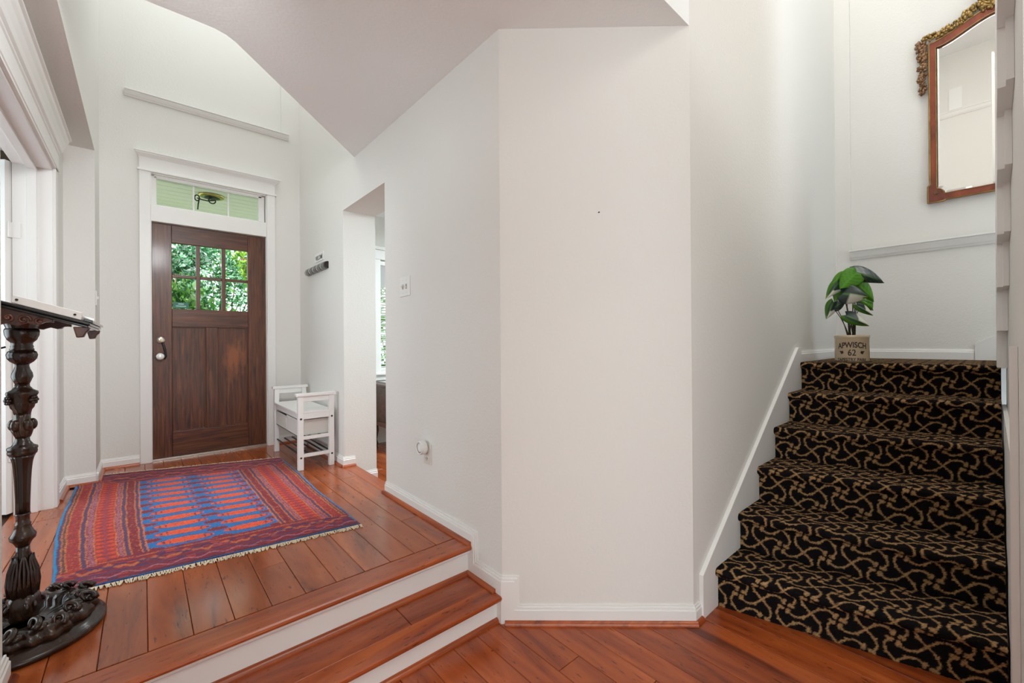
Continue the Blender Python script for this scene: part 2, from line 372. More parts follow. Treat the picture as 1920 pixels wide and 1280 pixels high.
# left wall: tall wall above the doorway recess, return, recessed wall, near wall
m = MB().box(XL-.2, XL, YN, YD, 0, ZH).box(XL2-.05, XL, 1.93, YN, 2.69, ZH)
wallobj('wall_left', m, 'off-white left wall of the entry with a deep beam over the doorway recess')
m = MB().box(XL2-.155, XL2, 3.83, YN, 0, 2.69).box(XL2-.155, XL2, 1.93, 3.83, 2.37, 2.69)
wallobj('wall_left_recess', m, 'off-white wall around the doorway set back on the left')
m = MB().box(XN-.26, XN, .25, 1.93, 0, ZH).box(XN-.26, XN, -3.6, .25, 2.6, ZH)
wallobj('wall_left_near', m, 'off-white near end of the left wall beside the lectern')
m = MB().box(-4.0, 3.2, -3.6, -3.45, 0, ZH).box(3.1, 3.2, -3.45, -.17, 0, ZH).box(-4.1, -4.0, -3.6, .35, 0, 2.7).box(-4.0, XN-.26, .25, .35, 0, 2.7)
wallobj('wall_living', m, 'off-white walls of the room behind the viewer')
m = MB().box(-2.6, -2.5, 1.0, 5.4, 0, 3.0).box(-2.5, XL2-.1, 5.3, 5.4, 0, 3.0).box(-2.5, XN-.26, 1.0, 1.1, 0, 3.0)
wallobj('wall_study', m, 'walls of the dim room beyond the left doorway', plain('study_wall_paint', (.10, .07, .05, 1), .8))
wallobj('ceiling_study', MB().box(-2.6, XL2-.1, 1.0, 5.4, 2.9, 3.0), 'ceiling of the dim room on the left', 'ceil')
# low ceiling with its angled far edge (rounded elbow), and the faces above it
edge = [(XN-.2, 2.31), (.20, 2.31), (.25, 2.312), (.295, 2.325), (.335, 2.352), (XR, 3.222)]
poly = [(XN-.2, YS), (XC2, YS), (XR, YC1)] + edge[::-1]
m = MB().prism(poly, lambda p: (p[0], p[1], ZC), lambda p: (p[0], p[1], ZH))
wallobj('ceiling', m, 'flat grey-white dropped ceiling with an angled edge over the entry', 'ceil')
wallobj('ceiling_living', MB().box(-4.1, XN-.2, -3.6, .35, 2.6, 2.7), 'white ceiling of the living room behind the viewer', 'ceil')
wallobj('ceiling_high', MB().box(-.6, XB+.2, -3.6, YD+.17, ZH, ZH+.1), 'high white ceiling above entry and stairwell', 'ceil')
# ledge mouldings
led = [(0, 0), (.010, 0), (.016, .012), (.020, .014), (.028, .030), (.030, .044), (.040, .048), (.040, .058), (0, .058)]
m = MB().moulding(led, (-.108, YD+.002, 3.338), (1.122, YD+.002, 3.338), (0, -1, 0))
wallobj('trim_1', m, 'white ledge moulding high above the front door', 'trim')
led2 = [(0, 0), (.012, 0), (.018, .014), (.024, .018), (.036, .046), (.040, .062), (.052, .066), (.052, .078), (0, .078)]
m = MB().moulding(led2, (XB+.002, .794, 1.955), (XB+.002, -1.2, 1.955), (-1, 0, 0))
wallobj('trim_2', m, 'white ledge moulding above the stair landing', 'trim')
m = MB().moulding(led2, (XN, -1.5, 4.72), (XN, 1.0, 4.72), (1, 0, 0)).box(XN, XN+.02, -.20, -.08, 3.5, 4.55).box(XN, XN+.012, .28, .42, 4.82, 5.15)
wallobj('trim_3', m, 'white mouldings seen in the mirror on the opposite high wall', 'trim')

# ------------------------------------------------------------------ floors (planks are pieces of the floor)
def planks_y(parent, x_edges, y0, y1, z, mat, lens=(.45, 1.25), th=.012, g=.0009):
    for i in range(len(x_edges)-1):
        y = y0 - random.uniform(0, lens[0]*.6)
        while y < y1-.02:
            L = random.uniform(*lens); a, b = max(y, y0), min(y+L, y1)
            if y1-b < .15: b = y1
            if b-a > .06:
                dz = random.uniform(-.0004, .0004)
                MB().box(x_edges[i]+g, x_edges[i+1]-g, a+g, b-g, z-th, z+dz).build('floor_plank', mat, parent, bevel=.0016, seg=1)
            y = b if b == y1 else y+L
fl = tag(MB().box(-4.1, 3.3, -3.6, 1.52, -.12, -.011).build('floor', 'subfloor'), 'reddish hickory plank floor of the lower hall', None, None, 'structure')
planks_y(fl, [-.353+.12*k for k in range(24)], -1.6, 1.505, 0, 'floor_low')
MB().box(-4.0, 3.1, -3.45, -1.6, -.012, 0).box(-4.0, -.36, -1.6, .25, -.012, 0).build('floor_boards_behind', 'floor_low', fl)
fe = tag(MB().box(-.66, XR+.03, YT+.09, YD+.05, .06, Z2-.0115).build('floor_entry', 'subfloor'), 'glossy reddish hickory plank floor of the raised entry', None, None, 'structure')
XE = [-.351+.12*k for k in range(14)]; XE[-1] = XR-.002
planks_y(fe, XE, 1.822, YD+.01, Z2, 'floor', lens=(.4, 1.5))
planks_y(fe, [-.591, -.471, -.351], 1.94, 4.2, Z2, 'floor', lens=(.6, 1.5))
# edge nosing of the entry floor in the opening
m = MB().prism([(0, 0), (.095, 0), (.1, -.006), (.1, -.02), (.094, -.026), (0, -.026)], lambda p: (XR-.01+p[0], YO2+.002, Z2+.001+p[1]), lambda p: (XR-.01+p[0], YO1-.002, Z2+.001+p[1]))
m.build('opening_nosing', 'shoe_y', fe)
MB().box(XR+.03, XR+.075, YO2, YO1, .06, Z2-.024).build('opening_riser', 'trim', fe)
fd = tag(MB().box(XR+.06, 5.0, 1.76, YD+.02, ZR-.1, ZR-.011).build('floor_dining', 'subfloor'), 'plank floor of the lower dining room beyond the opening', None, None, 'structure')
planks_y(fd, [XR+.08+.12*k for k in range(14)], 2.4, YD, ZR, 'floor', lens=(.5, 1.4))
MB().box(-2.5, -.66, 1.1, 5.3, Z2-.12, Z2).build('floor_study', 'floor'); tag(bpy.data.objects['floor_study'], 'plank floor of the dim room on the left', None, None, 'structure')

# ------------------------------------------------------------------ the two entry steps
st = thing('entry_steps', (.45, 1.6, 0), 'two wide wooden steps with white risers up to the entry', 'steps')
nose = [(0, 0), (.12, 0), (.12, -.026), (.03, -.026), (.012, -.026), (.003, -.020), (0, -.010), (.002, -.003), (.006, 0)]
nose = [(.006, 0), (.12, 0), (.12, -.026), (.012, -.026), (.004, -.022), (.0, -.013), (.0015, -.005)]
MB().prism(nose, lambda p: (XN, YT-.012+p[0], Z2+.001+p[1]), lambda p: (XR+.002, YT-.012+p[0], Z2+.001+p[1])).build('nosing', 'tread', st)
MB().box(XN, XR, YT+.022, YT+.04, Z1-.01, Z2-.024).build('riser', 'trim', st)
MB().prism([(0, 0), (.018, 0), (.018, .010), (.010, .018), (0, .018)], lambda p: (XN, YT+.022-p[0], Z2-.026-p[1]), lambda p: (XR, YT+.022-p[0], Z2-.026-p[1])).build('cove_moulding', 'trim', st)
MB().prism(nose, lambda p: (XN, YL-.012+p[0]*.8, Z1+.001+p[1]), lambda p: (XR+.040-.75*p[0]*.8, YL-.012+p[0]*.8, Z1+.001+p[1])).build('nosing', 'tread', st)
x = XN; g = .0014
for xe in (.18, .82, XR-.002):
    MB().box(x+g, xe-g, YL+.085, YT+.022, Z1-.02, Z1+.0004).build('tread_plank', 'tread', st, bevel=.0015, seg=1); x = xe
MB().box(XN, XR+.004, YL+.022, YL+.04, 0, Z1-.024).build('riser', 'trim', st)
MB().box(XN, XR, YL+.04, YT+.04, 0, Z1-.02).build('step_core', 'trim', st)
def qround(r, n=5): return [(0, 0)]+[(r*math.cos(t), r*math.sin(t)) for t in [math.pi/2*i/n for i in range(n+1)]]
q = qround(.018)
MB().prism(q, lambda p: (XN, YT+.022-p[0], Z1+p[1]), lambda p: (XR-.012, YT+.022-p[0], Z1+p[1])).build('quarter_round', 'shoe_x', st)
MB().prism(q, lambda p: (XN, YL+.022-p[0], p[1]), lambda p: (XR+.012, YL+.022-p[0], p[1])).build('quarter_round', 'shoe_x', st)

# ------------------------------------------------------------------ baseboards and shoe mouldings
BP = [(0, 0), (.014, 0), (.014, .056), (.010, .060), (.010, .068), (.006, .072), (.005, .080), (0, .080)]
def base(name, segs, label, z=Z2+.0, shoe=True, h=1.0):
    """segs: list of (p0, p1, out)"""
    root = struct(name, (segs[0][0][0], segs[0][0][1], z), label)
    for p0, p1, out in segs:
        MB().moulding([(a, b*h) for a, b in BP], (p0[0], p0[1], z), (p1[0], p1[1], z), out).build('baseboard_run', 'trim', root)
        if shoe:
            o = Vector(out)*.014
            MB().moulding(qround(.017), (p0[0]+o.x, p0[1]+o.y, z), (p1[0]+o.x, p1[1]+o.y, z), out).build('shoe_moulding', 'shoe_y' if abs(out[0]) > .5 else 'shoe_x', root)
    return root
base('baseboard_front', [((XL, YD), (-.022, YD), (0, -1, 0)), ((.998, YD), (XR, YD), (0, -1, 0))], 'white baseboard along the front wall')
base('baseboard_left', [((XL, YN-.014), (XL, YD), (1, 0, 0)), ((XL2, YN), (XL+.014, YN), (0, -1, 0)), ((XL2, 3.93), (XL2, YN), (1, 0, 0))], 'white baseboard stepping around the left corner')
base('baseboard_left_near', [((XN, 1.70), (XN, 1.945), (1, 0, 0))], 'white baseboard end beside the lectern base')
base('baseboard_opening', [((XR, YO1), (XR, YD), (-1, 0, 0)), ((XR-.014, YO1), (XR+.085, YO1), (0, -1, 0))], 'white baseboard below the coat hooks', shoe=True)
for o in list(bpy.data.objects['baseboard_opening'].children):   # the return in the opening carries no wooden shoe
    pass
base('baseboard_dining', [((XR+.085, YO1), (XRB+.005, YO1), (0, -1, 0))], 'white baseboard stepping down inside the opening', z=ZR, h=1.15)
# stepped baseboard on the right wall
b = struct('baseboard_right', (XR, 2.1, Z2), 'white baseboard stepping down beside the two entry steps')
def rightpoly(o): return [(YO2, .26), (YO2, .348-o), (1.66+o, .348-o), (1.66+o, .212-o), (YC1, .212-o), (YC1, 0), (1.75, 0), (1.75, .26)]
for o_, t_ in ((0, .006), (.010, .010), (.022, .014)):
    MB().prism(rightpoly(o_), lambda p: (XR+.001, p[0], p[1]), lambda p: (XR-t_, p[0]-(t_*.40 if p[0] == YC1 else 0), p[1])).build('baseboard_layer', 'trim', b)
MB().moulding(qround(.018), (XR-.014, 1.70, Z2), (XR-.014, YO2+.01, Z2), (-1, 0, 0)).build('shoe_moulding', 'shoe_y', b)
MB().moulding(qround(.018), (XR-.014, YL+.03, Z1), (XR-.014, YT+.02, Z1), (-1, 0, 0)).build('shoe_moulding', 'shoe_y', b)
# angled wall baseboard
b = struct('baseboard_corner', (1.5, 1.2, 0), 'white baseboard along the angled wall')
cd_ = (B-A).normalized(); LC = (B-A).length
def cw(s, z, t): return A + cd_*s + cn*t + Vector((0, 0, z))
def cpoly(o): return [(0, 0), (0, .212-o), (.078-o, .212-o), (.078-o, .082-o), (LC, .082-o), (LC, 0)]
for o_, t_ in ((0, .006), (.010, .010), (.022, .014)):
    MB().prism(cpoly(o_), lambda p: cw(p[0], p[1], -.001), lambda p: cw(p[0]+(t_*.4 if p[0] == LC else (-t_*.40 if p[0] == 0 else 0)), p[1], t_)).build('baseboard_layer', 'trim', b)
MB().prism(qround(.018), lambda p: cw(.012, p[1], .014+p[0]), lambda p: cw(LC+.012, p[1], .014+p[0])).build('shoe_moulding', 'shoe_x', b)
base('baseboard_stair', [((XC2, YS), (1.921, YS), (0, -1, 0))], 'short white baseboard before the stair skirt', z=0)
base('baseboard_landing', [((3.40, YS), (XB, YS), (0, -1, 0)), ((XB, YS), (XB, .085), (-1, 0, 0))], 'white baseboard around the stair landing', z=1.122, shoe=False)

# ------------------------------------------------------------------ carpeted staircase
NS, RI, TR, X0, SK, WY0, WY1 = 6, .1869, .2744, 2.0463, .2382, .8774, -.030
LAND = NS*RI
stair = thing('carpeted_staircase', (2.05, .42, 0), 'straight flight of six steps in black and tan scroll carpet', 'staircase')
AA = .0915                                       # half repeat of the carpet pattern
ARM = np.array([(.09, -.17), (.17, -.29), (.30, -.365), (.45, -.38), (.60, -.335), (.74, -.25), (.88, -.13), (1, 0)])
def carpet_colour(s, t):
    """s along the flight, t across; returns linear rgb"""
    u, v = t/AA, s/AA
    wob = .035
    u = u+wob*np.sin(v*21.3+u*13.1)*.3+rng.normal(0, .012, u.shape); v = v+rng.normal(0, .012, v.shape)
    best = np.full(u.shape, 9.0); blob = np.full(u.shape, 9.0)
    i0, j0 = np.floor(u), np.floor(v)
    for di in (-1, 0, 1, 2):
        for dj in (-1, 0, 1, 2):
            fi, fj = i0+di, j0+dj
            ok = ((fi+fj) % 2 == 0)
            du, dv = np.where(ok, u-fi, 50.0), np.where(ok, v-fj, 50.0)
            for k in range(4):
                c_, s_ = [(1, 0), (0, 1), (-1, 0), (0, -1)][k]
                x, y = du*c_+dv*s_, -du*s_+dv*c_
                for a, b in zip(ARM[:-1], ARM[1:]):
                    ex, ey = b-a; L2 = ex*ex+ey*ey
                    h = np.clip(((x-a[0])*ex+(y-a[1])*ey)/L2, 0, 1)
                    best = np.minimum(best, np.hypot(x-a[0]-h*ex, y-a[1]-h*ey))
                # curled petal
                px, py = x-.165, y-.095
                blob = np.minimum(blob, np.abs(np.hypot(px, py*1.15)-.070)-.030)
                blob = np.minimum(blob, np.hypot((x-.262)*.85, y-.05)-.068)
                blob = np.minimum(blob, np.hypot(x-.70, y+.335)-.052)
    d = np.minimum(best-.041, blob)
    yarn = .5+.5*np.sin(s*2*np.pi/.0062)*np.sin(t*2*np.pi/.0062+1.0)
    a = np.clip(.5-d/.03, 0, 1)[..., None]
    dark = np.array(srgb(24, 21, 22)[:3])*(.55+.9*yarn[..., None]*rng.uniform(.5, 1.2, u.shape)[..., None])
    tan = np.array(srgb(176, 140, 96)[:3])*(rng.uniform(.62, 1.15, u.shape)[..., None])
    return dark*(1-a)+tan*a
def nosing_profile(k):
    """(x from nosing, z above the lower tread) along one step from the riser foot to the next riser foot"""
    P = [(.030, 0.0)]
    P += [(.030, z) for z in np.arange(.004, RI-.052, .004)]
    c0 = RI-.052
    P += [(.030-.012*(1-math.cos(a))/1.0-.012*math.sin(a)*.5, c0+.012*math.sin(a)) for a in np.linspace(.2, 1.4, 4)]
    r = .020
    P += [(r-r*math.cos(a) if a <= math.pi/2 else r+r*math.cos(math.pi-a)*1.0, RI-r+r*math.sin(a)) for a in np.linspace(-.9, math.pi/2, 14)]
    x = r+.004
    while x < TR+.030: P.append((x, RI)); x += .004
    P.append((TR+.030, RI))
    return P
s_run = 0.0
NT = 230; tt = np.linspace(0, 1, NT); ybase = WY0+(WY1-WY0)*tt; skx = SK*tt
for k in range(NS):
    prof = nosing_profile(k)
    if k == NS-1: prof = [p for p in prof if p[0] <= .20 or p[1] < RI]
    xz = np.array(prof); seg = np.r_[0, np.cumsum(np.hypot(*np.diff(xz, axis=0).T))]
    xp = X0+k*TR+xz[:, 0]; zp = k*RI+xz[:, 1]
    P = np.zeros((len(xz), NT, 3)); P[..., 0] = xp[:, None]+skx[None, :]; P[..., 1] = ybase[None, :]; P[..., 2] = zp[:, None]
    P += rng.normal(0, .0007, P.shape)
    # slight sag and pile
    P[..., 2] += .0022*np.sin(P[..., 1]*23+k)*np.clip((xz[:, 1]-.1)/.08, 0, 1)[:, None]
    S, T = np.meshgrid(s_run+seg, tt*.94, indexing='ij')
    grid_mesh('carpeted_step', P, 'carpet', stair, carpet_colour(S, T))
    s_run += seg[-1]
# landing carpet and the solid body under the carpet
NU = 150; xs = np.linspace(0, 1, 220); tl = np.linspace(0, 1, 260)
xa = X0+(NS-1)*TR+.19
yl = WY0+(-1.27-WY0)*tl
P = np.zeros((220, 260, 3))
left = xa+SK*np.clip((WY0-yl)/(WY0-WY1), 0, 1.0)
P[..., 0] = left[None, :]+(XB-.004-left)[None, :]*xs[:, None]; P[..., 1] = yl[None, :]; P[..., 2] = LAND
S = s_run+xs[:, None]*(XB-xa)+0*yl[None, :]; T = (WY0-yl)[None, :]/(WY0-WY1)*.94+0*xs[:, None]
grid_mesh('landing', P, 'carpet', stair, carpet_colour(S, T))
m = MB()
for k in range(NS):
    xA = X0+k*TR+.04
    m.prism([(xA, YS-.012), (xA+SK, -.033), (XB-.012, -.033), (XB-.012, YS-.012)], lambda p: (p[0], p[1], k*RI-.02), lambda p: (p[0], p[1], (k+1)*RI-.012))
m.build('step_core', 'black', stair)
# left skirt board
sk = [(1.921, 0), (1.921, .205), (3.39, 1.222), (3.46, 1.222), (3.46, LAND-.02), (2.2, 0)]
sk = [(1.921, 0), (1.921, .200), (3.385, 1.224), (3.455, 1.224), (3.455, .30), (2.6, 0)]
MB().prism(sk, lambda p: (p[0], YS-.0006, p[1]), lambda p: (p[0], YS-.021, p[1])).build('skirt_board', 'trim', stair, bevel=.002)
# right skirt: vertical end board and the strip behind the carpet
MB().box(2.035, 3.69, -.0512, -.036, 0, .9).build('skirt_board', 'wall', stair)
MB().box(2.00, 2.03, -.0514, -.034, 0, 1.25).build('end_board', 'trim', stair)
# stepped underside of the flight above, two layers
for yy0, yy1, dx in ((-.0514, -.034, -.05), (-.034, -.016, 0)):
    for k in range(9):
        z = 1.12+.194*k; xn = 3.72-.27*k+dx
        if xn < 1.2: break
        MB().box(xn-.27, xn, yy0, yy1, z+.0, z+.9 if k < 8 else z+2).build('stringer_block', 'trim', stair)
# skirt of the turned flight on the back wall
MB().prism([(.083, LAND), (.083, 1.235), (-.06, 1.33), (-.06, LAND)], lambda p: (XB-.0006, p[0], p[1]), lambda p: (XB-.02, p[0], p[1])).build('skirt_board', 'trim', stair)

# ------------------------------------------------------------------ front door
d1 = struct('door_1', (.489, YD+.04, Z2), 'dark mahogany front door with six glass panes over two panels')
SX0, SX1, DZ0, DZ1, DY0, DY1 = .060, .918, Z2+.018, 2.326, YD+.04, YD+.084
PX0, PX1 = .194, .768
def dbox(nm, x0, x1, z0, z1, mt, y0=DY0, y1=DY1, bv=.003): return MB().box(x0, x1, y0, y1, z0, z1).build(nm, mt, d1, bevel=bv)
dbox('stile', SX0, PX0, DZ0, DZ1, 'door_v'); dbox('stile', PX1, SX1, DZ0, DZ1, 'door_v')
dbox('rail', PX0, PX1, 2.172, DZ1, 'door_h'); dbox('rail', PX0, PX1, 1.430, 1.590, 'door_h'); dbox('rail', PX0, PX1, DZ0, .505, 'door_h')
dbox('stile', .436, .528, .505, 1.430, 'door_v')
dbox('panel', PX0-.004, .440, .50, 1.435, 'door_v', DY0+.013, DY1-.013); dbox('panel', .524, PX1+.004, .50, 1.435, 'worn', DY0+.013, DY1-.013)
for a, b_ in ((PX0, .436), (.528, PX1)):
    for q_ in ((a, a+.009, .505, 1.43), (b_-.009, b_, .505, 1.43), (a, b_, .505, .514), (a, b_, 1.421, 1.43)):
        dbox('panel_moulding', *q_, 'door_v', DY0+.005, DY0+.016, .002)
px = [(PX0, .366), (.396, .560), (.590, PX1)]; pz = [(1.590, 1.866), (1.892, 2.172)]
dbox('muntin', .366, .396, 1.590, 2.172, 'door_v', DY0+.004, DY1-.004); dbox('muntin', .560, .590, 1.590, 2.172, 'door_v', DY0+.004, DY1-.004)
for a, b_ in px: dbox('muntin', a, b_, 1.866, 1.892, 'door_h', DY0+.005, DY1-.005)
for a, b_ in px:
    for z0, z1 in pz:
        MB().box(a+.002, b_-.002, DY0+.020, DY0+.024, z0+.002, z1-.002).build('pane', 'glass', d1)
        for w in ((a, a+.007, z0, z1), (b_-.007, b_, z0, z1), (a, b_, z0, z0+.007), (a, b_, z1-.007, z1)):
            pass
sp = MB().box(.203, .312, DY0+.0175, DY0+.0195, 1.600, 1.650).build('sticker', 'sticker', d1); tag(sp, 'small green sticker in the pane corner')
for i, (a, b_, zz) in enumerate(((.238, .278, 1.636), (.222, .294, 1.617))):
    MB().box(a, b_, DY0+.0165, DY0+.0175, zz-.005, zz+.004).build('print_line', 'sticker_ink', sp)
MB().box(SX0, SX1, DY0-.02, DY1+.02, Z2-.002, Z2+.017).build('threshold', 'nickel', d1)
ax = Matrix.Rotation(R(90), 3, 'X')
kn = MB().lathe([(.0, .0), (.026, 0), (.030, .004), (.030, .010), (.022, .014), (.010, .016)], 20, (.117, DY0, 1.312), ax=ax).build('deadbolt', 'nickel', d1, smooth=True)
MB().box(.112, .122, DY0-.030, DY0-.014, 1.298, 1.326).build('thumb_turn', 'brass', kn, bevel=.002)
rs = MB().lathe([(0, 0), (.030, 0), (.033, .004), (.028, .010), (.012, .014), (.012, .03)], 20, (.112, DY0, 1.172), ax=ax).build('knob_rose', 'nickel', d1, smooth=True)
MB().lathe([(.004, .028), (.018, .032), (.028, .042), (.029, .052), (.022, .062), (.008, .066), (.0, .066)], 20, (.112, DY0, 1.172), ax=ax).build('knob', 'porcelain', rs, smooth=True)
MB().tube([(.128, DY0-.012, 1.292), (.138, DY0-.02, 1.26), (.146, DY0-.022, 1.215), (.150, DY0-.018, 1.172), (.138, DY0-.014, 1.150)], .009, 8).build('latch_strap', 'black', d1, smooth=True)
for z in (.62, 1.27, 2.02):
    h = MB().box(SX1-.002, SX1+.012, DY0-.008, DY0+.01, z-.045, z+.045).tube([(SX1+.004, DY0-.009, z-.048), (SX1+.004, DY0-.009, z+.048)], .006).build('hinge', 'nickel', d1)

# transom window
w1 = struct('window_1', (.48, YD+.05, 2.47), 'three-pane transom window above the front door')
TZ0, TZ1, TX0, TX1 = 2.470, 2.728, .078, .890
MB().box(TX0, TX1, YD+.03, YD+.10, TZ1-.018, TZ1+.015).build('head', 'trim', w1, bevel=.003)
MB().box(TX0, TX1, YD+.03, YD+.10, TZ0-.004, TZ0+.014).build('sill', 'trim', w1, bevel=.003)
MB().box(TX0-.02, TX0+.016, YD+.03, YD+.10, TZ0, TZ1).build('jamb', 'trim', w1, bevel=.003); MB().box(TX1-.03, TX1+.02, YD+.03, YD+.10, TZ0, TZ1).build('jamb', 'trim', w1, bevel=.003)
for s_ in (.352, .616): MB().box(s_-.006, s_+.006, YD+.06, YD+.085, TZ0, TZ1).build('muntin', 'trim', w1)
for a, b_ in ((TX0+.016, .346), (.358, .610), (.622, TX1-.03)):
    MB().box(a, b_, YD+.070, YD+.074, TZ0+.014, TZ1-.018).build('pane', 'glass', w1)
# door casing
t4 = struct('trim_4', (.48, YD, Z2), 'white craftsman casing around the front door')
tb = lambda nm, *a, bv=.003: MB().box(*a).build(nm, 'trim', t4, bevel=bv)
tb('side_casing', -.020, .054, YD-.020, YD+.002, Z2, 2.742); tb('side_casing', .924, .996, YD-.020, YD+.002, Z2, 2.742)
tb('jamb', .028, .060, YD-.001, YD+.16, Z2, 2.742); tb('jamb', .918, .952, YD-.001, YD+.16, Z2, 2.742)
tb('mullion_board', .054, .924, YD-.004, YD+.11, 2.330, 2.470)
tb('bead', -.032, 1.008, YD-.030, YD+.001, 2.742, 2.760)
tb('frieze', -.020, .996, YD-.020, YD+.001, 2.760, 2.850); tb('header_block', .05, .93, YD, YD+.11, 2.735, 2.76)
crown = [(0, 0), (.022, 0), (.024, .008), (.034, .020), (.046, .034), (.050, .044), (.056, .046), (.056, .056), (0, .056)]
y0 = YD+.001
V0 = lambda p: (-.020-max(0, p[0]-.02)*.9, y0-p[0], 2.848+p[1]); V1 = lambda p: (.996+max(0, p[0]-.02)*1.3, y0-p[0], 2.848+p[1])
MB().prism(crown, V0, V1).build('crown', 'trim', t4)

# ------------------------------------------------------------------ left doorway: casing and opened door
t5 = struct('trim_5', (XL2, 3.83, Z2), 'white crown-topped casing of the left doorway')
MB().box(XL2-.16, XL2+.004, 3.805, 3.835, Z2, 2.372).build('jamb', 'trim', t5, bevel=.002)
MB().box(XL2-.10, XL2-.06, 3.790, 3.806, Z2, 2.36).build('door_stop', 'trim', t5, bevel=.002)
MB().box(XL2, XL2+.018, 3.810, 3.90, Z2, 2.40).build('side_casing', 'trim', t5, bevel=.004)
MB().box(XL2-.16, XL2+.004, 1.93, 3.835, 2.352, 2.376).build('head_jamb', 'trim', t5, bevel=.002)
MB().box(XL2-.10, XL2-.06, 1.93, 3.80, 2.335, 2.353).build('door_stop', 'trim', t5, bevel=.002)
hc = [(0, 0), (.018, 0), (.018, .012), (.022, .016), (.022, .022), (.018, .026), (.018, .118), (.024, .124), (.024, .134), (.034, .142), (.040, .164), (.052, .192), (.062, .206), (.066, .222), (.076, .226), (.076, .238), (0, .238)]
MB().moulding(hc, (XL2, 1.94, 2.365), (XL2, 3.93, 2.365), (1, 0, 0)).build('head_casing', 'trim', t5)
d2 = struct('door_2', (XL2-.17, 3.83, Z2), 'white door standing open into the dim left room')
dv = Vector((-.80, .60, 0)).normalized(); dn = Vector((-.60, -.80, 0)).normalized()
hp = Vector((XL2-.172, 3.80, 0))
MB().obox(hp+dv*.40+dn*-.0+Vector((0, 0, 1.325)), dv, dn, (0, 0, 1), .40, .018, 1.035).build('slab', 'white', d2, bevel=.002)
for z in (1.955, .64):
    h = MB().box(XL2-.168, XL2-.125, 3.800, 3.806, z-.045, z+.045).build('hinge', 'white', d2, bevel=.001)
    MB().tube([(XL2-.170, 3.795, z-.046), (XL2-.170, 3.795, z+.046)], .006, 8).build('hinge_pin', 'white', h)

# ------------------------------------------------------------------ dining room window with blind, dresser
w2 = struct('window_2', (2.7, YD, WZ0), 'dining room window behind white slatted blind')
for a in ((WX0-.09, WX0, WZ0-.02, WZ1), (WX1, WX1+.09, WZ0-.02, WZ1)): MB().box(a[0], a[1], YD-.02, YD+.001, a[2], a[3]).build('side_casing', 'trim', w2, bevel=.003)
MB().box(WX0-.11, WX1+.11, YD-.025, YD+.001, WZ1, WZ1+.11).build('head_casing', 'trim', w2, bevel=.003); MB().box(WX0-.13, WX1+.13, YD-.045, YD+.001, WZ1+.11, WZ1+.15).build('cap', 'trim', w2, bevel=.006)
MB().box(WX0-.12, WX1+.12, YD-.05, YD+.02, WZ0-.045, WZ0-.018).build('sill', 'trim', w2, bevel=.004); MB().box(WX0-.09, WX1+.09, YD-.02, YD+.001, WZ0-.11, WZ0-.045).build('apron', 'trim', w2, bevel=.003)
MB().box(WX0, WX1, YD+.08, YD+.085, WZ0-.02, WZ1).build('pane', 'glass', w2)
MB().box(WX0, WX1, YD+.07, YD+.11, 1.60, 1.64).build('meeting_rail', 'trim', w2)
bl = thing('window_blind', (2.7, YD+.04, WZ0), 'white slatted blind lowered over the dining room window', 'blind')
MB().box(WX0+.01, WX1-.01, YD+.02, YD+.06, 2.19, 2.24).build('head_rail', 'white', bl, bevel=.003)
MB().box(WX0+.01, WX1-.01, YD+.035, YD+.038, 1.93, 2.19).build('valance', 'shade', bl)
n = 30
sl0 = None
for i in range(n):
    z = .995+i*(1.915-.995)/(n-1)
    if sl0 is None:
        mm = MB().obox((0, 0, 0), (1, 0, 0), (0, .9, -.43), (0, .43, .9), (WX1-WX0)/2-.015, .016, .0012)
        sl0 = mm.build('slat', 'white', None); sl0.parent = bl; sl0.location = (0, 0, z-WZ0)
    else:
        o = sl0.copy(); COL.objects.link(o); o.parent = bl; o.location = (0, 0, z-WZ0)
MB().box(WX0+.012, WX1-.012, YD+.026, YD+.054, .955, .985).build('bottom_rail', 'white', bl, bevel=.003)
dr = thing('carved_dresser', (2.55, 4.40, ZR), 'dark carved wooden dresser below the dining room window', 'dresser')
MB().box(1.92, 3.2, 4.16, 4.66, .40, .80).build('body', 'dresser', dr, bevel=.004)
MB().box(1.89, 3.23, 4.13, 4.67, .80, .835).build('top', 'dresser', dr, bevel=.008)
MB().box(1.90, 3.22, 4.14, 4.66, .385, .43).build('base_moulding', 'dresser', dr, bevel=.008)
for x in (1.97, 3.15):
    for y in (4.2, 4.6): MB().lathe([(.03, ZR), (.035, ZR+.03), (.02, ZR+.08), (.04, ZR+.18), (.03, .39)], 12, (x, y, 0)).build('leg', 'dresser', dr, smooth=True)
for i in range(3):
    d_ = MB().box(1.97+.41*i, 2.34+.41*i, 4.148, 4.165, .50, .74).build('drawer', 'carved_red', dr, bevel=.006)
    mm = MB()
    for j in range(9): mm.blob((2.02+.41*i+.034*j, 4.146, .62+.05*math.sin(j*1.7)), (.018, .008, .03), 8, 5)
    mm.build('carving', 'carved_red', d_, smooth=True)
cl = MB().box(2.0, 2.6, 4.2, 4.6, .836, .841).build('table_runner', plain('runner_cloth', (.5, .5, .5, 1), .9)); tag(cl, 'pale cloth runner lying on the carved dresser', 'runner')

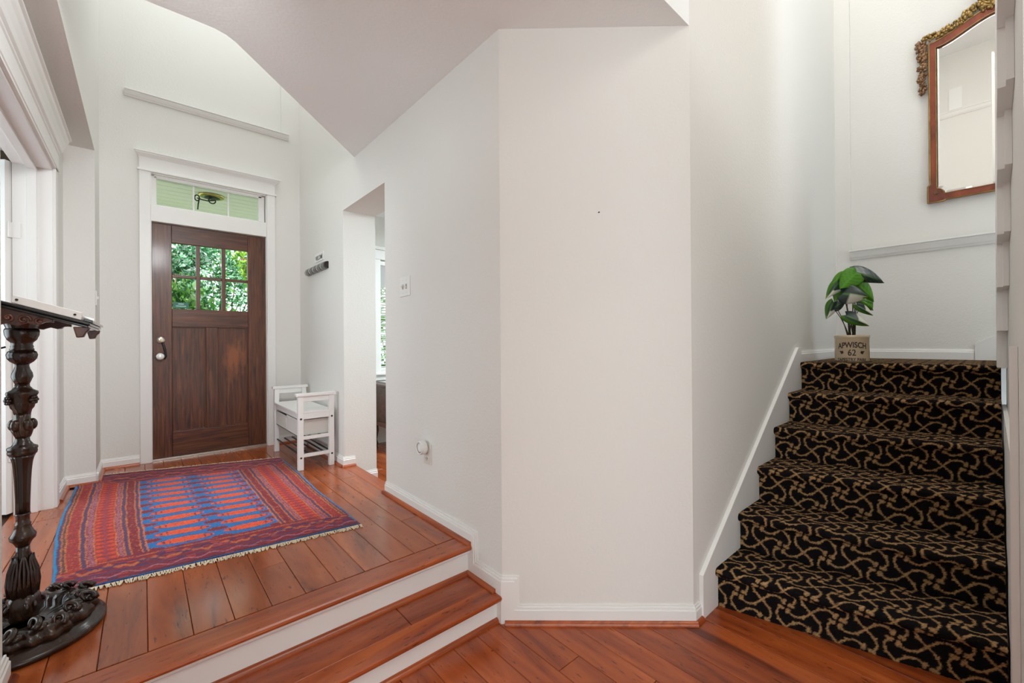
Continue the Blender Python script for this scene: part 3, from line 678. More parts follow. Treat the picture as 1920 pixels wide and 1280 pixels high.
# ------------------------------------------------------------------ rug
FL, FR_, BR, BL_ = (-.285, 2.455), (.897, 2.290), (.905, 4.115), (-.365, 4.545)
rug = thing('oriental_rug', (.29, 3.3, Z2), 'red and blue knotted oriental rug with cream fringe on the entry floor', 'rug')
NUu, NVv = 320, 440
U, V = np.meshgrid(np.linspace(0, 1, NUu), np.linspace(0, 1, NVv))
def rugpt(U, V):
    w = [(1-U)*(1-V), U*(1-V), U*V, (1-U)*V]
    X = w[0]*FL[0]+w[1]*FR_[0]+w[2]*BR[0]+w[3]*BL_[0]; Y = w[0]*FL[1]+w[1]*FR_[1]+w[2]*BR[1]+w[3]*BL_[1]
    X = X+.006*np.sin(V*9+1)*np.clip(2*np.abs(U-.5), 0, 1)**2
    # the left side bows outwards towards the middle
    X = X-.030*np.sin(np.pi*np.clip(V, 0, 1))*(1-U)**2
    return X, Y
def hash2(a, b): return (np.sin(a*127.1+b*311.7)*43758.5453) % 1.0
def rug_colour(U, V):
    S = lambda *c_: np.array(srgb(*c_)[:3])
    red, dred, maroon, orange, or2, blue, lblue, navy, purple, pink, brown = S(158,42,40), S(128,28,38), S(96,26,44), S(226,78,32), S(200,110,58), S(20,104,170), S(38,134,182), S(28,40,92), S(86,52,84), S(190,130,150), S(92,58,54)
    W_, H_ = 1.22, 1.95
    U = U+.0012*np.sin(V*37)+.0008*np.sin(V*71+2)
    x, y = U*W_, V*H_
    jit = rng.normal(0, .0016, U.shape)
    C = np.zeros(U.shape+(3,)); C[:] = dred
    def put(mask, col, mix=1.0): C[mask] = C[mask]*(1-mix)+col*mix
    U1, V1 = U+jit, V+rng.normal(0, .0012, U.shape)
    f0, f1, g0, g1 = .268, .722, .135, .845
    # side borders, coordinates b from the outer edge inwards (0..1)
    for side in (0, 1):
        b = (U1/f0) if side == 0 else ((1-U1)/(1-f1))
        inb = (b <= 1) & (V1 > .035) & (V1 < .965)
        bands = [(0, .035, lblue), (.035, .07, purple), (.07, .085, or2), (.085, .115, brown), (.115, .13, or2), (.13, .26, red), (.26, .275, or2), (.275, .325, purple), (.325, .34, or2), (.34, .415, dred), (.415, .43, or2), (.43, .655, red), (.655, .67, or2), (.67, .735, dred), (.735, .75, or2), (.75, .80, purple), (.80, .815, or2), (.815, .92, dred), (.92, .935, or2), (.935, .98, purple), (.98, 1.0, or2)]
        for a, e, col in bands: put(inb & (b >= a) & (b < e), col)
        # pale zigzag rows
        for a, e in ((.345, .41), (.675, .73)):
            ph = (y/.018) % 1.0; zz = np.abs(ph-.5)*2
            put(inb & (b > a) & (b < e) & (np.abs((b-a)/(e-a)-zz) < .24), pink, .8)
        # bold serrated motifs in the wide band
        ph = (y/.052) % 1.0; q = (b-.43)/.225
        put(inb & (q > .04) & (q < .96) & (np.abs(ph-.5) < .30*np.abs(np.sin(q*np.pi*3))+.04), orange, .55)
        put(inb & (q > .40) & (q < .60) & (np.abs(ph-.5) < .25), navy, .6)
        put(inb & (q > .1) & (q < .9) & (np.abs(ph-.95) < .06), maroon, .7)
        # speckle in the red bands
        for a, e in ((.13, .26), (.815, .92)):
            put(inb & (b > a) & (b < e) & (hash2(np.floor(x/.006), np.floor(y/.009)) > .72), maroon, .5)
            put(inb & (b > a) & (b < e) & (hash2(np.floor(x/.005), np.floor(y/.011)+7) > .90), or2, .5)
    # end borders
    for side in (0, 1):
        e = (V1/g0) if side == 0 else ((1-V1)/(1-g1))
        ine = ((e <= 1) & (U1 > .012) & (U1 < .988)) & ((e < .80) | ((U1 > f0*.45) & (U1 < 1-(1-f1)*.45)))
        put(ine, dred); put(ine & (e < .16), maroon); put(ine & (e > .38) & (e < .46), purple, .7); put(ine & (e > .86) & (e < .90), or2, .7)
        w_ = np.sin(x*44+side)*.5+np.sin(x*113)*.3
        put(ine & (np.abs(e-.62-.13*w_) < .05), or2, .7)
        put(ine & (np.abs(e-.68+.12*w_) < .04), navy, .7)
        put(ine & (np.abs(e-.28-.05*np.sin(x*60)) < .025), pink, .55)
        st_ = hash2(np.floor(x/.035), np.floor(y/.006))
        put(ine & (st_ > .80), navy, .55); put(ine & (st_ < .10), orange, .45)
        if side == 0: put((e < .085), blue*.55); put((e < .05) & (hash2(np.floor(x/.01), 3) > .4), navy)
    # blue field with rows of long medallions
    fu, fv = (U1-f0)/(f1-f0), (V1-g0)/(g1-g0)
    inf = (fu > 0) & (fu < 1) & (fv > 0) & (fv < 1)
    put(inf, blue)
    rows = 11; r = fv*rows; fr = r-np.floor(r)
    def medal(cu, hw, hh, cols, off=0.0):
        rr = r-off; dy = (rr-np.floor(rr)-.5); du = np.abs(fu-cu)/hw
        env = np.clip(1-du**2.2, 0, 1)**.6*hh; t_ = np.abs(dy)/np.maximum(env, 1e-4)
        ins = inf & (du < 1) & (t_ < 1)
        put(ins & (t_ > .86), purple); put(ins & (t_ > .74) & (t_ <= .86), pink*.6+purple*.3); put(ins & (t_ <= .74), cols[0])
        st2 = np.floor(fu*60)
        put(ins & (t_ <= .64) & (du > .52) & (np.mod(st2, 3) == 0), cols[1], .85)
        put(ins & (t_ <= .5) & (hash2(np.floor(x/.008), np.floor(y/.006)) > .78), cols[1], .35)
    medal(.27, .215, .35, (orange, maroon)); medal(.77, .215, .35, (orange, maroon), .12)
    medal(.52, .085, .24, (dred, maroon), .5); medal(0.02, .085, .24, (dred, maroon), .5); medal(1.0, .085, .24, (dred, maroon), .6)
    C *= rng.uniform(.80, 1.15, U.shape)[..., None]
    return C
X, Y = rugpt(U, V)
Zr = Z2+.008+.0012*np.sin(X*17+Y*9)+rng.normal(0, .0004, X.shape)
edge_d = np.minimum(np.minimum(U, 1-U), np.minimum(V, 1-V)); Zr -= .006*np.clip(1-edge_d/.006, 0, 1)
grid_mesh('pile', np.stack([X, Y, Zr], -1), 'rug', rug, rug_colour(U, V))
cr = [rugpt(np.array(u), np.array(v)) for u, v in ((0, 0), (1, 0), (1, 1), (0, 1))]
for nm_, v_, n_, L_ in (('fringe', 0.0, 330, .030), ('fringe', 1.0, 300, .032)):
    m = MB(); sg = -1 if v_ == 0 else 1
    for i in range(n_):
        u = (i+random.uniform(.1, .9))/n_
        px_, py_ = rugpt(np.array(u), np.array(v_)); px_, py_ = float(px_), float(py_)
        L = L_*random.uniform(.5, 1.15); a = random.uniform(-.7, .7); w = .0022; z = Z2+.003
        m.tube([(px_, py_-sg*.004, z+.003), (px_+.3*L*math.sin(a), py_+sg*L*.5, z+random.uniform(.001, .005)), (px_+L*math.sin(a)*.8, py_+sg*L, z)], w, 4)
    f_ = m.build(nm_, 'fringe', rug); f_['kind'] = 'stuff'

# ------------------------------------------------------------------ carved lectern
LX, LY = -.311, 2.19
lec = thing('carved_lectern', (LX, LY, Z2), 'tall ornately carved dark wood lectern standing beside the rug', 'lectern')
zz = lambda y: 1.273-(y-648)*.001826
k = .00118
def pf(*a): return [(hw*k, zz(y)) for y, hw in a][::-1]
# base disc with carved wreath
base_m = MB().lathe([(.198, Z2), (.206, Z2+.006), (.206, Z2+.016), (.200, Z2+.024), (.192, Z2+.027), (.190, Z2+.034), (.160, Z2+.040), (.05, Z2+.044)], 64, (LX, LY, 0))
base_m.build('base', 'carved', lec, smooth=True)
def wreath_mod(t, z, i): return 1+.055*math.sin(9*t+2.4*math.sin(2*t))+.035*math.sin(23*t+i*.8)
wp = [(.168, Z2+.036), (.176, Z2+.048), (.172, Z2+.064), (.158, Z2+.080), (.138, Z2+.088), (.118, Z2+.086), (.104, Z2+.074), (.100, Z2+.05), (.06, Z2+.044)]
m = MB().lathe(wp, 160, (LX, LY, 0), mod=wreath_mod)
for i in range(18):                                  # acanthus scrolls around the foot
    t = 2*math.pi*i/18+.1; r0 = .135+.02*(i % 2)
    pts = []
    for j in range(14):
        a = j/13*4.6; rr = .026*(1-j/17)
        pts.append((LX+(r0+.004+rr*math.cos(a))*math.cos(t+rr*math.sin(a)*5), LY+(r0+.004+rr*math.cos(a))*math.sin(t+rr*math.sin(a)*5), Z2+.078+.020*math.sin(a*.7)+.006*(i % 3)))
    m.tube(pts, .0105, 6, taper=.45)
    m.blob((LX+(r0+.012)*math.cos(t+.13), LY+(r0+.012)*math.sin(t+.13), Z2+.082), (.017, .017, .012), 8, 6)
m.build('carved_wreath', 'carved', lec, smooth=True)
# column
m = MB().lathe(pf((1160, 27), (1150, 33), (1135, 35), (1120, 33), (1112, 27)), 32, (LX, LY, 0), mod=lambda t, z, i: 1+.06*math.sin(5*t))
for t in (R(-60), R(-150), R(30), R(120)):
    for s_ in (1, -1):
        m.tube([(LX+(.036+.012*math.cos(a))*math.cos(t)-s_*.01*math.sin(t), LY+(.036+.012*math.cos(a))*math.sin(t)+s_*.01*math.cos(t), zz(1135)+.020*math.sin(a)*(1-a/14)) for a in np.linspace(0, 9, 26)], .005, 6, taper=.5)
m.build('scrolled_ball', 'carved', lec, smooth=True)
leafm = lambda n_, amp: (lambda t, z, i: 1+amp*math.sin(n_*t+z*60)+amp*.5*math.sin(2*n_*t))
m = MB().lathe(pf((1114, 25), (1105, 27), (1090, 29), (1072, 27), (1058, 22), (1046, 17), (1034, 14), (1022, 14)), 48, (LX, LY, 0), mod=leafm(4, .10))
for i in range(8):                                   # upright acanthus leaves
    t = 2*math.pi*i/8+.2
    for s_ in (-1, 0, 1):
        m.tube([(LX+(hw*k+.003)*math.cos(t+s_*dt), LY+(hw*k+.003)*math.sin(t+s_*dt), zz(y)) for y, hw, dt in ((1112, 25, .05), (1090, 29, .25), (1068, 26, .30), (1050, 19, .22), (1040, 18, .05))], .0055, 6, taper=.5)
m.build('acanthus_vase', 'carved', lec, smooth=True)
MB().lathe(pf((1022, 14), (1014, 19), (1009, 26), (1002, 27), (997, 22), (990, 18), (983, 16), (981, 17), (979, 14), (966, 14), (964, 16), (961, 15)), 40, (LX, LY, 0)).build('lower_collar', 'carved', lec, smooth=True)
MB().lathe(pf((962, 14), (940, 14.3), (920, 15), (900, 16), (880, 17.5), (866, 19.5), (858, 22), (853, 25)), 48, (LX, LY, 0), mod=lambda t, z, i: 1+.035*math.sin(12*t)).build('fluted_shaft', 'carved', lec, smooth=True)
MB().lathe(pf((853, 25), (850, 29), (846, 30), (843, 29), (840, 31), (837, 30), (834, 22), (826, 15), (819, 14)), 40, (LX, LY, 0)).build('middle_collar', 'carved', lec, smooth=True)
m = MB().lathe(pf((820, 14), (815, 17), (806, 21), (797, 20.5), (789, 18), (782, 16), (775, 16)), 48, (LX, LY, 0), mod=leafm(5, .07))
for i in range(5):
    t = 2*math.pi*i/5-.9
    m.blob((LX+.024*math.cos(t), LY+.024*math.sin(t), zz(796)), (.012, .012, .020), 10, 7)
m.build('tulip_knop', 'carved', lec, smooth=True)
m = MB().lathe(pf((776, 16), (768, 18), (764, 22), (754, 26), (744, 28), (738, 33), (734, 32), (730, 22), (724, 15), (719, 14)), 48, (LX, LY, 0), mod=leafm(6, .04))
for t in (R(-35), R(-145), R(55), R(145)):           # rosettes
    cx_, cy_ = LX+.036*math.cos(t), LY+.036*math.sin(t)
    for j in range(6): m.blob((cx_-.009*math.cos(j*1.05)*math.sin(t), cy_+.009*math.cos(j*1.05)*math.cos(t), zz(749)+.010*math.sin(j*1.05)), .0062, 8, 6)
    m.blob((cx_+.003*math.cos(t), cy_+.003*math.sin(t), zz(749)), .006, 8, 6)
m.build('rosette_collar', 'carved', lec, smooth=True)
MB().lathe(pf((720, 14), (714, 17), (706, 21), (699, 20), (692, 16), (686, 14), (681, 15)), 40, (LX, LY, 0), mod=leafm(6, .025)).build('baluster', 'carved', lec, smooth=True)
MB().lathe(pf((682, 15), (678, 22), (672, 28), (665, 30), (659, 27), (656, 22)), 48, (LX, LY, 0), mod=lambda t, z, i: 1+.05*abs(math.sin(7*t))).build('gadrooned_bulb', 'carved', lec, smooth=True)
MB().lathe(pf((657, 22), (655, 25), (652, 22), (649, 23), (646, 21), (642, 22), (637, 29), (628, 34), (620, 35), (616, 33)), 40, (LX, LY, 0)).build('capital', 'carved', lec, smooth=True)
# sloping desk
sl = .33; DYn, DYf = 1.965, 2.465
xe0, xe1 = -.505, -.135
dz = lambda x: 1.390+(-.32-x)*sl              # underside height at x
def slab(x0, x1, z0, z1, y0, y1): return MB().prism([(x0, z0), (x1, z0), (x1, z1), (x0, z1)], lambda p: (p[0], y0, dz(p[0])+p[1]), lambda p: (p[0], y1, dz(p[0])+p[1]))
slab(xe0, xe1, .0, .010, DYn+.008, DYf-.008).build('desk_moulding', 'black_gloss', lec, bevel=.003)
slab(xe0-.004, xe1+.004, .010, .020, DYn, DYf).build('desk_board', 'black_gloss', lec, bevel=.004)
slab(xe1-.012, xe1+.010, .020, .030, DYn+.01, DYf-.01).build('desk_lip', 'black_gloss', lec, bevel=.002)
# carved apron under the near and far edges, and a centre block
for ya, yb in ((DYn+.016, DYn+.036), (DYf-.036, DYf-.016)):
    top = [(x, dz(x)+.001) for x in np.linspace(-.49, -.215, 16)]
    bot = [(x, dz(x)-(.006+.048*min(1, max(0, (-.215-x)/.11))**.8+.004*math.cos(x*150))) for x in np.linspace(-.215, -.49, 30)]
    ap = MB().prism(top+bot, lambda p: (p[0], ya, p[1]), lambda p: (p[0], yb, p[1])).build('apron', 'carved_red', lec, bevel=.002)
    m = MB()
    for i, x in enumerate(np.linspace(-.47, -.245, 8)):
        zc = dz(x)-.012-.018*min(1, max(0, (-.215-x)/.11)); rr0 = .015 if i % 2 == 0 else .011
        m.tube([(x+rr0*(1-a/9)*math.cos(a+i), (ya if ya < LY else yb)+(-.002 if ya < LY else .002), zc+rr0*(1-a/9)*math.sin(a+i)) for a in np.linspace(0, 7, 18)], .0042, 6, taper=.6)
        m.blob((x, (ya if ya < LY else yb), zc), (.006, .005, .006), 8, 6)
    m.build('scroll_carving', 'carved_red', ap, smooth=True)
MB().lathe([(.036, zz(617)), (.040, zz(610)), (.050, 1.372)], 24, (LX, LY, 0)).build('neck_block', 'carved', lec)
for yb in (DYn+.012, DYf-.045):
    br = MB().prism([(-.172, 0), (-.132, 0), (-.135, -.012), (-.142, -.020), (-.147, -.034), (-.164, -.036), (-.168, -.018)], lambda p: (p[0], yb, 1.334+p[1]), lambda p: (p[0], yb+.033, 1.334+p[1])).build('bracket', 'carved_red', lec, bevel=.003)
# cable hanging from the lectern
# white box lying on the desk
cs = thing('display_case', (-.225, 2.215, dz(-.225)+.02), 'slim white box with two black screws lying on the lectern desk', 'box')
def slab2(nm, x0, x1, z0, z1, y0, y1, mt, bv=.002): return MB().prism([(x0, z0), (x1, z0), (x1, z1), (x0, z1)], lambda p: (p[0]+.12*(p[1]-.02), y0, dz(p[0])+p[1]), lambda p: (p[0]+.12*(p[1]-.02), y1, dz(p[0])+p[1])).build(nm, mt, cs, bevel=bv)
slab2('side', -.302, -.152, .021, .046, DYn+.004, DYn+.012, 'white'); slab2('side', -.302, -.152, .021, .046, DYf-.04, DYf-.032, 'white')
slab2('end', -.302, -.296, .021, .046, DYn+.012, DYf-.04, 'white'); slab2('end', -.158, -.152, .021, .036, DYn+.012, DYf-.04, 'white')
slab2('bottom', -.296, -.158, .021, .026, DYn+.012, DYf-.04, 'white'); slab2('lid', -.290, -.160, .034, .040, DYn+.014, DYf-.042, 'white')
for x in (-.290, -.166):
    MB().lathe([(.0035, 0), (.0035, .002), (.002, .003)], 10, (x, DYn+.004, dz(x)+.034), ax=ax).build('screw', 'black', cs)
cable = MB().tube([(LX-.03, LY-.04, zz(650)), (LX-.06, LY-.05, zz(656)), (LX-.075, LY-.05, zz(652)), (LX-.12, LY-.03, zz(640))], .003, 6).build('power_cable', 'black', None, smooth=True)
tag(cable, 'thin black cable hanging off the lectern neck', 'cable')

# ------------------------------------------------------------------ white shoe bench with rods and baskets
bn = thing('shoe_bench', (1.053, 4.0, Z2), 'white wooden shoe bench with arm rails and dark rods by the door', 'bench')
bx0, bx1, by0, by1 = .915, 1.190, 3.595, 4.425
lg = .040; hS = .462; hT = .605
for x0_ in (bx0, bx1-lg):
    for y0_ in (by0, by1-lg):
        l_ = MB().box(x0_, x0_+lg, y0_, y0_+lg, Z2, Z2+hT-.022).build('leg', 'white', bn, bevel=.003)
        for zb in (.405, .098):
            ysc = y0_ if y0_ == by0 else y0_+lg
            MB().lathe([(.008, 0), (.008, .002), (.006, .003)], 10, (x0_+lg/2, ysc, Z2+zb), ax=ax).build('bolt_cap', 'black', l_)
for y0_ in (by0, by1-lg):
    yc = y0_+lg/2
    MB().box(bx0-.014, bx1+.012, yc-.028, yc+.028, Z2+hT-.022, Z2+hT).build('arm_cap', 'white', bn, bevel=.003)
    MB().box(bx0+lg, bx1-lg, yc-.012, yc+.012, Z2+hT-.066, Z2+hT-.022).build('arm_rail', 'white', bn, bevel=.002)
    MB().box(bx0+lg, bx1-lg, yc-.012, yc+.012, Z2+hS-.062, Z2+hS-.016).build('seat_rail', 'white', bn, bevel=.002)
    MB().box(bx0+lg, bx1-lg, yc-.012, yc+.012, Z2+.238, Z2+.264).build('basket_rail', 'white', bn, bevel=.002)
    MB().box(bx0+lg, bx1-lg, yc-.012, yc+.012, Z2+.098, Z2+.124).build('shoe_rail', 'white', bn, bevel=.002)
MB().box(bx0-.006, bx1-.008, by0+lg+.001, by1-lg-.001, Z2+hS-.016, Z2+hS).build('seat', 'white', bn, bevel=.003)
MB().box(bx0+lg, bx1-lg, by0+.006, by0+lg+.002, Z2+hS-.016, Z2+hS).build('seat', 'white', bn, bevel=.002)
MB().box(bx0+.006, bx0+.024, by0+lg, by1-lg, Z2+hS-.060, Z2+hS-.016).build('seat_apron', 'white', bn, bevel=.002)
MB().box(bx1-.024, bx1-.006, by0+lg, by1-lg, Z2+hS-.060, Z2+hS-.016).build('seat_apron', 'white', bn, bevel=.002)
r0 = None
for zr, xsr in ((.258, (.022, .10, .175, .253)), (.116, (.022, .085, .15, .20, .25))):
    for xr in xsr: MB().tube([(bx0+xr, by0+lg*.5, Z2+zr), (bx0+xr, by1-lg*.5, Z2+zr)], .0065, 8).build('rod', 'black', bn, smooth=True)
for i, (ya, yb, lb) in enumerate(((3.645, 4.005, 'grey-white fabric basket on the shoe bench, end nearest the opening'), (4.012, 4.372, 'grey-white fabric basket on the shoe bench, end nearest the door'))):
    bk = thing('storage_basket', (1.053, (ya+yb)/2, Z2+.265), lb, 'basket', 'baskets on the shoe bench')
    z0_, z1_ = Z2+.2655, Z2+.392; xa_, xb_ = bx0+.012, bx1-.024; t_ = .006
    MB().box(xa_, xb_, ya, yb, z0_, z0_+t_).build('bottom', 'fabric', bk)
    MB().box(xa_, xa_+t_, ya, yb, z0_+t_, z1_-.012*i).build('side', 'fabric', bk, bevel=.002); MB().box(xb_-t_, xb_, ya, yb, z0_+t_, z1_-.004).build('side', 'fabric', bk, bevel=.002)
    MB().box(xa_+t_, xb_-t_, ya, ya+t_, z0_+t_, z1_-.004).build('end', 'fabric', bk, bevel=.002); MB().box(xa_+t_, xb_-t_, yb-t_, yb, z0_+t_, z1_-.004).build('end', 'fabric', bk, bevel=.002)
    for s_ in ((ya, ya+.008, z0_, z1_-.012), (yb-.008, yb, z0_, z1_-.012), (ya, yb, z1_-.02, z1_-.011), (ya, yb, z0_, z0_+.009)):
        MB().box(xa_-.003, xa_, *s_).build('piping', 'fabric', bk, bevel=.001)

# ------------------------------------------------------------------ coat rack, sign, switches, outlet
cr_ = thing('coat_rack', (XR, 4.12, 1.965), 'dark wooden wall coat rack with folded metal hooks', 'coat rack')
half = [(0, -.030), (.016, -.030), (.030, -.022), (.037, -.006), (.036, .010), (.028, .024), (.014, .030), (0, .030)]
MB().prism(half, lambda p: (XR-p[0], 3.83, 1.965+p[1]), lambda p: (XR-p[0], 4.42, 1.965+p[1])).build('rail', wood('wenge_rail', [(.3, c(18, 12, 9)), (.6, c(38, 26, 18)), (.8, c(60, 44, 30))], (30, 3, 30), rough=.3), cr_)
hk = [(a+.0035 if a > .01 else a, b*1.06) for a, b in half]
for i in range(5):
    y0_ = 3.855+.113*i
    h_ = MB().prism(hk, lambda p: (XR-p[0], y0_, 1.965+p[1]), lambda p: (XR-p[0], y0_+.074, 1.965+p[1])).build('hook', plain('brushed_steel', (.20, .20, .195, 1), .38, metal=.9), cr_)
    MB().prism(hk, lambda p: (XR-p[0]*1.02, y0_+.078, 1.965+p[1]), lambda p: (XR-p[0]*1.02, y0_+.086, 1.965+p[1])).build('divider', 'porcelain', cr_)
sg = thing('welcome_sign', (XR, 4.07, 2.035), 'small white rectangular sign reading welcome above the coat rack', 'sign')
MB().box(XR-.008, XR-.0005, 3.950, 4.190, 2.030, 2.105).build('plate', 'white', sg, bevel=.001)
Vt, Ft = text_mesh('WELCOME', .05, bold=.001); Vt = text_curves(Vt, .20)
MB().add([(XR-.0088, 4.07-p[0], 2.045+p[1]*1.1) for p in Vt], Ft).build('lettering', 'black', sg)
sw = thing('light_switch', (XR, 2.398, 1.625), 'white double toggle switch plate beside the opening', 'switch')
MB().box(XR-.006, XR-.0005, 2.333, 2.463, 1.563, 1.683).build('plate', 'plastic', sw, bevel=.002)
for i, y in enumerate((2.375, 2.421)):
    MB().box(XR-.0075, XR-.005, y-.008, y+.008, 1.608, 1.638).build('slot', plain('slot_shadow_grey', (.35, .34, .32, 1), .5), sw)
    MB().obox((XR-.012, y, 1.624+(.004 if i else -.004)), (.85, 0, .5 if i else -.5), (0, 1, 0), (-.5 if i else .5, 0, .85), .010, .004, .005).build('toggle', 'plastic', sw, bevel=.001)
    for z in (1.585, 1.661): MB().lathe([(.003, 0), (.0025, .0012)], 8, (XR-.006, y, z), ax=Matrix.Rotation(R(-90), 3, 'Y')).build('screw', 'nickel', sw)
sw2 = thing('light_switch', (XL, 4.345, 1.62), 'white switch plate seen edge-on on the left wall', 'switch')
MB().box(XL+.0005, XL+.007, 4.306, 4.376, 1.565, 1.672).build('plate', 'plastic', sw2, bevel=.002)
MB().box(XL+.006, XL+.016, 4.336, 4.346, 1.612, 1.632).build('toggle', 'plastic', sw2, bevel=.001)
ou = thing('wall_outlet', (XR, 2.135, .64), 'ivory outlet plate low on the entry wall', 'outlet')
MB().box(XR-.006, XR-.0005, 2.095, 2.175, .580, .698).build('plate', 'plastic_ivory', ou, bevel=.002)
for z in (.612, .664):
    r_ = MB().box(XR-.0085, XR-.005, 2.118, 2.152, z-.014, z+.014).build('socket', 'plastic_ivory', ou, bevel=.003)
    for yy in (2.128, 2.142): MB().box(XR-.0095, XR-.008, yy-.0012, yy+.0012, z-.003, z+.007).build('slot', 'black', r_)
    MB().lathe([(.0022, 0), (.0022, .001)], 8, (XR-.0085, 2.135, z-.008), ax=Matrix.Rotation(R(-90), 3, 'Y')).build('slot', 'black', r_)
pl = thing('plug_in_night_light', (XR-.01, 2.152, .672), 'round white plug-in device in the upper outlet socket', 'night light')
axm = Matrix.Rotation(R(-90), 3, 'Y')
MB().lathe([(.036, 0), (.039, .003), (.039, .028), (.037, .032)], 32, (XR-.012, 2.152, .676), ax=axm).build('body', 'plastic', pl, smooth=False, bevel=.001)
MB().lathe([(.0365, .032), (.0375, .035), (.035, .038), (.030, .0365), (.0295, .034)], 32, (XR-.012, 2.152, .676), ax=axm, cap=False).build('rim', 'white', pl, smooth=True)
MB().lathe([(.030, .033), (.018, .0345), (.0, .035)], 32, (XR-.012, 2.152, .676), ax=axm).build('lens', 'plastic', pl, smooth=True)
MB().box(XR-.014, XR-.0100, 2.128, 2.142, .668, .684).build('plug', 'plastic', pl)
nl = MB().lathe([(.002, 0), (.002, .003), (.0032, .004), (.0032, .006)], 8, tuple(Vector((1.559, 1.177, 1.861))), ax=Matrix.Rotation(R(90), 3, 'X')).build('nail', 'black'); tag(nl, 'tiny dark nail in the angled wall', 'nail')

# ------------------------------------------------------------------ stoneware crock and artificial plant
KX, KY, KR = 3.745, .650, .0965
ck = thing('stoneware_crock', (KX, KY, LAND), 'tan stoneware crock lettered APWISCH 62 standing on the landing', 'crock')
Kh = .186
MB().lathe([(.088, LAND), (KR-.001, LAND+.006), (KR, LAND+.014), (KR, LAND+Kh-.022), (KR+.0015, LAND+Kh-.020), (KR+.003, LAND+Kh-.016), (KR+.003, LAND+Kh-.004), (KR+.001, LAND+Kh), (KR-.008, LAND+Kh), (KR-.010, LAND+Kh-.006), (KR-.010, LAND+.03), (.02, LAND+.03)], 64, (KX, KY, 0)).build('jar', 'crock', ck, smooth=True)
MB().lathe([(KR-.011, LAND+.10), (KR-.011, LAND+.145), (.04, LAND+.155), (.0, LAND+.158)], 32, (KX, KY, 0)).build('filling', 'stem', ck)
th0 = math.atan2(-KY, -KX)
def wrap(p, rad=KR+.0009): a = th0+p[0]/KR; return (KX+rad*math.cos(a), KY+rad*math.sin(a), p[1])
def crock_text(body, width, z0_, z1_, arch=0.0, nm='lettering', bold=0.0008):
    V_, F_ = text_mesh(body, .05, bold=bold); V_ = text_curves(V_, width)
    ys_ = [p[1] for p in V_]; a_, b_ = min(ys_), max(ys_)
    P_ = [(p[0], z0_+(p[1]-a_)/(b_-a_)*(z1_-z0_)-arch*(p[0]/width*2)**2) for p in V_]
    me_m = MB().add([wrap(p) for p in P_], F_)
    # subdivide so that letters follow the round wall
    o = me_m.build(nm, 'ink', ck)
    bm = bmesh.new(); bm.from_mesh(o.data); bmesh.ops.triangulate(bm, faces=bm.faces); bmesh.ops.subdivide_edges(bm, edges=[e for e in bm.edges if e.calc_length() > .006], cuts=2, use_grid_fill=True)
    for v in bm.verts:
        d = math.hypot(v.co.x, v.co.y); s_ = (KR+.0009)/d; v.co.x *= s_; v.co.y *= s_
    bm.to_mesh(o.data); bm.free()
    return o
crock_text('APWISCH', .170, LAND+.099, LAND+.139, .010, bold=.0014)
crock_text('62', .044, LAND+.044, LAND+.088, bold=.001)
crock_text('TAPESTRY PARK', .176, LAND+.008, LAND+.030, .004, bold=.0012)
for s_ in (-1, 1):                                   # little winged marks either side of the number
    m = MB()
    for (a_, b_, w_, h_, rot) in ((0, 0, .011, .006, .5), (-.006, .004, .009, .004, 1.1), (.006, .006, .009, .004, .1), (.002, -.006, .007, .004, .9), (-.004, -.004, .006, .004, 0)):
        ring = [wrap((s_*(.058+a_+w_*math.cos(t)*math.cos(rot)-h_*math.sin(t)*math.sin(rot)), LAND+.066+b_+w_*math.cos(t)*math.sin(rot)+h_*math.sin(t)*math.cos(rot)), KR+.0009+.0001*abs(a_)*50) for t in np.linspace(0, 2*math.pi, 13)[:-1]]
        m.add(ring, [tuple(range(12))])
    m.build('bee_mark', 'ink', ck)
plant = thing('artificial_plant', (KX, KY, LAND+Kh-.03), 'variegated artificial philodendron with glossy leaves in the crock', 'plant')
vdir = Vector((KX, KY, 0)).normalized(); rdir = Vector((vdir.y, -vdir.x, 0))
PXM = 3.80/789*.80*1.0                                # metres per photo pixel at the plant (approx.)
def pp(cx_, cy_, dep=0.0):
    x_ = 1540+cx_/6.4; y_ = 490+cy_/6.4
    ang = math.atan((x_-960)/789.37)+yaw
    # point on the vertical plane through the pot facing the camera
    dist = math.hypot(KX, KY)/math.cos(ang-math.atan2(KX, KY))
    h_ = dist*math.cos(ang-yaw)
    P_ = Vector((math.sin(ang)*dist, math.cos(ang)*dist, CAM_Z+(637.4-y_)*h_/789.37))
    return P_+vdir*dep
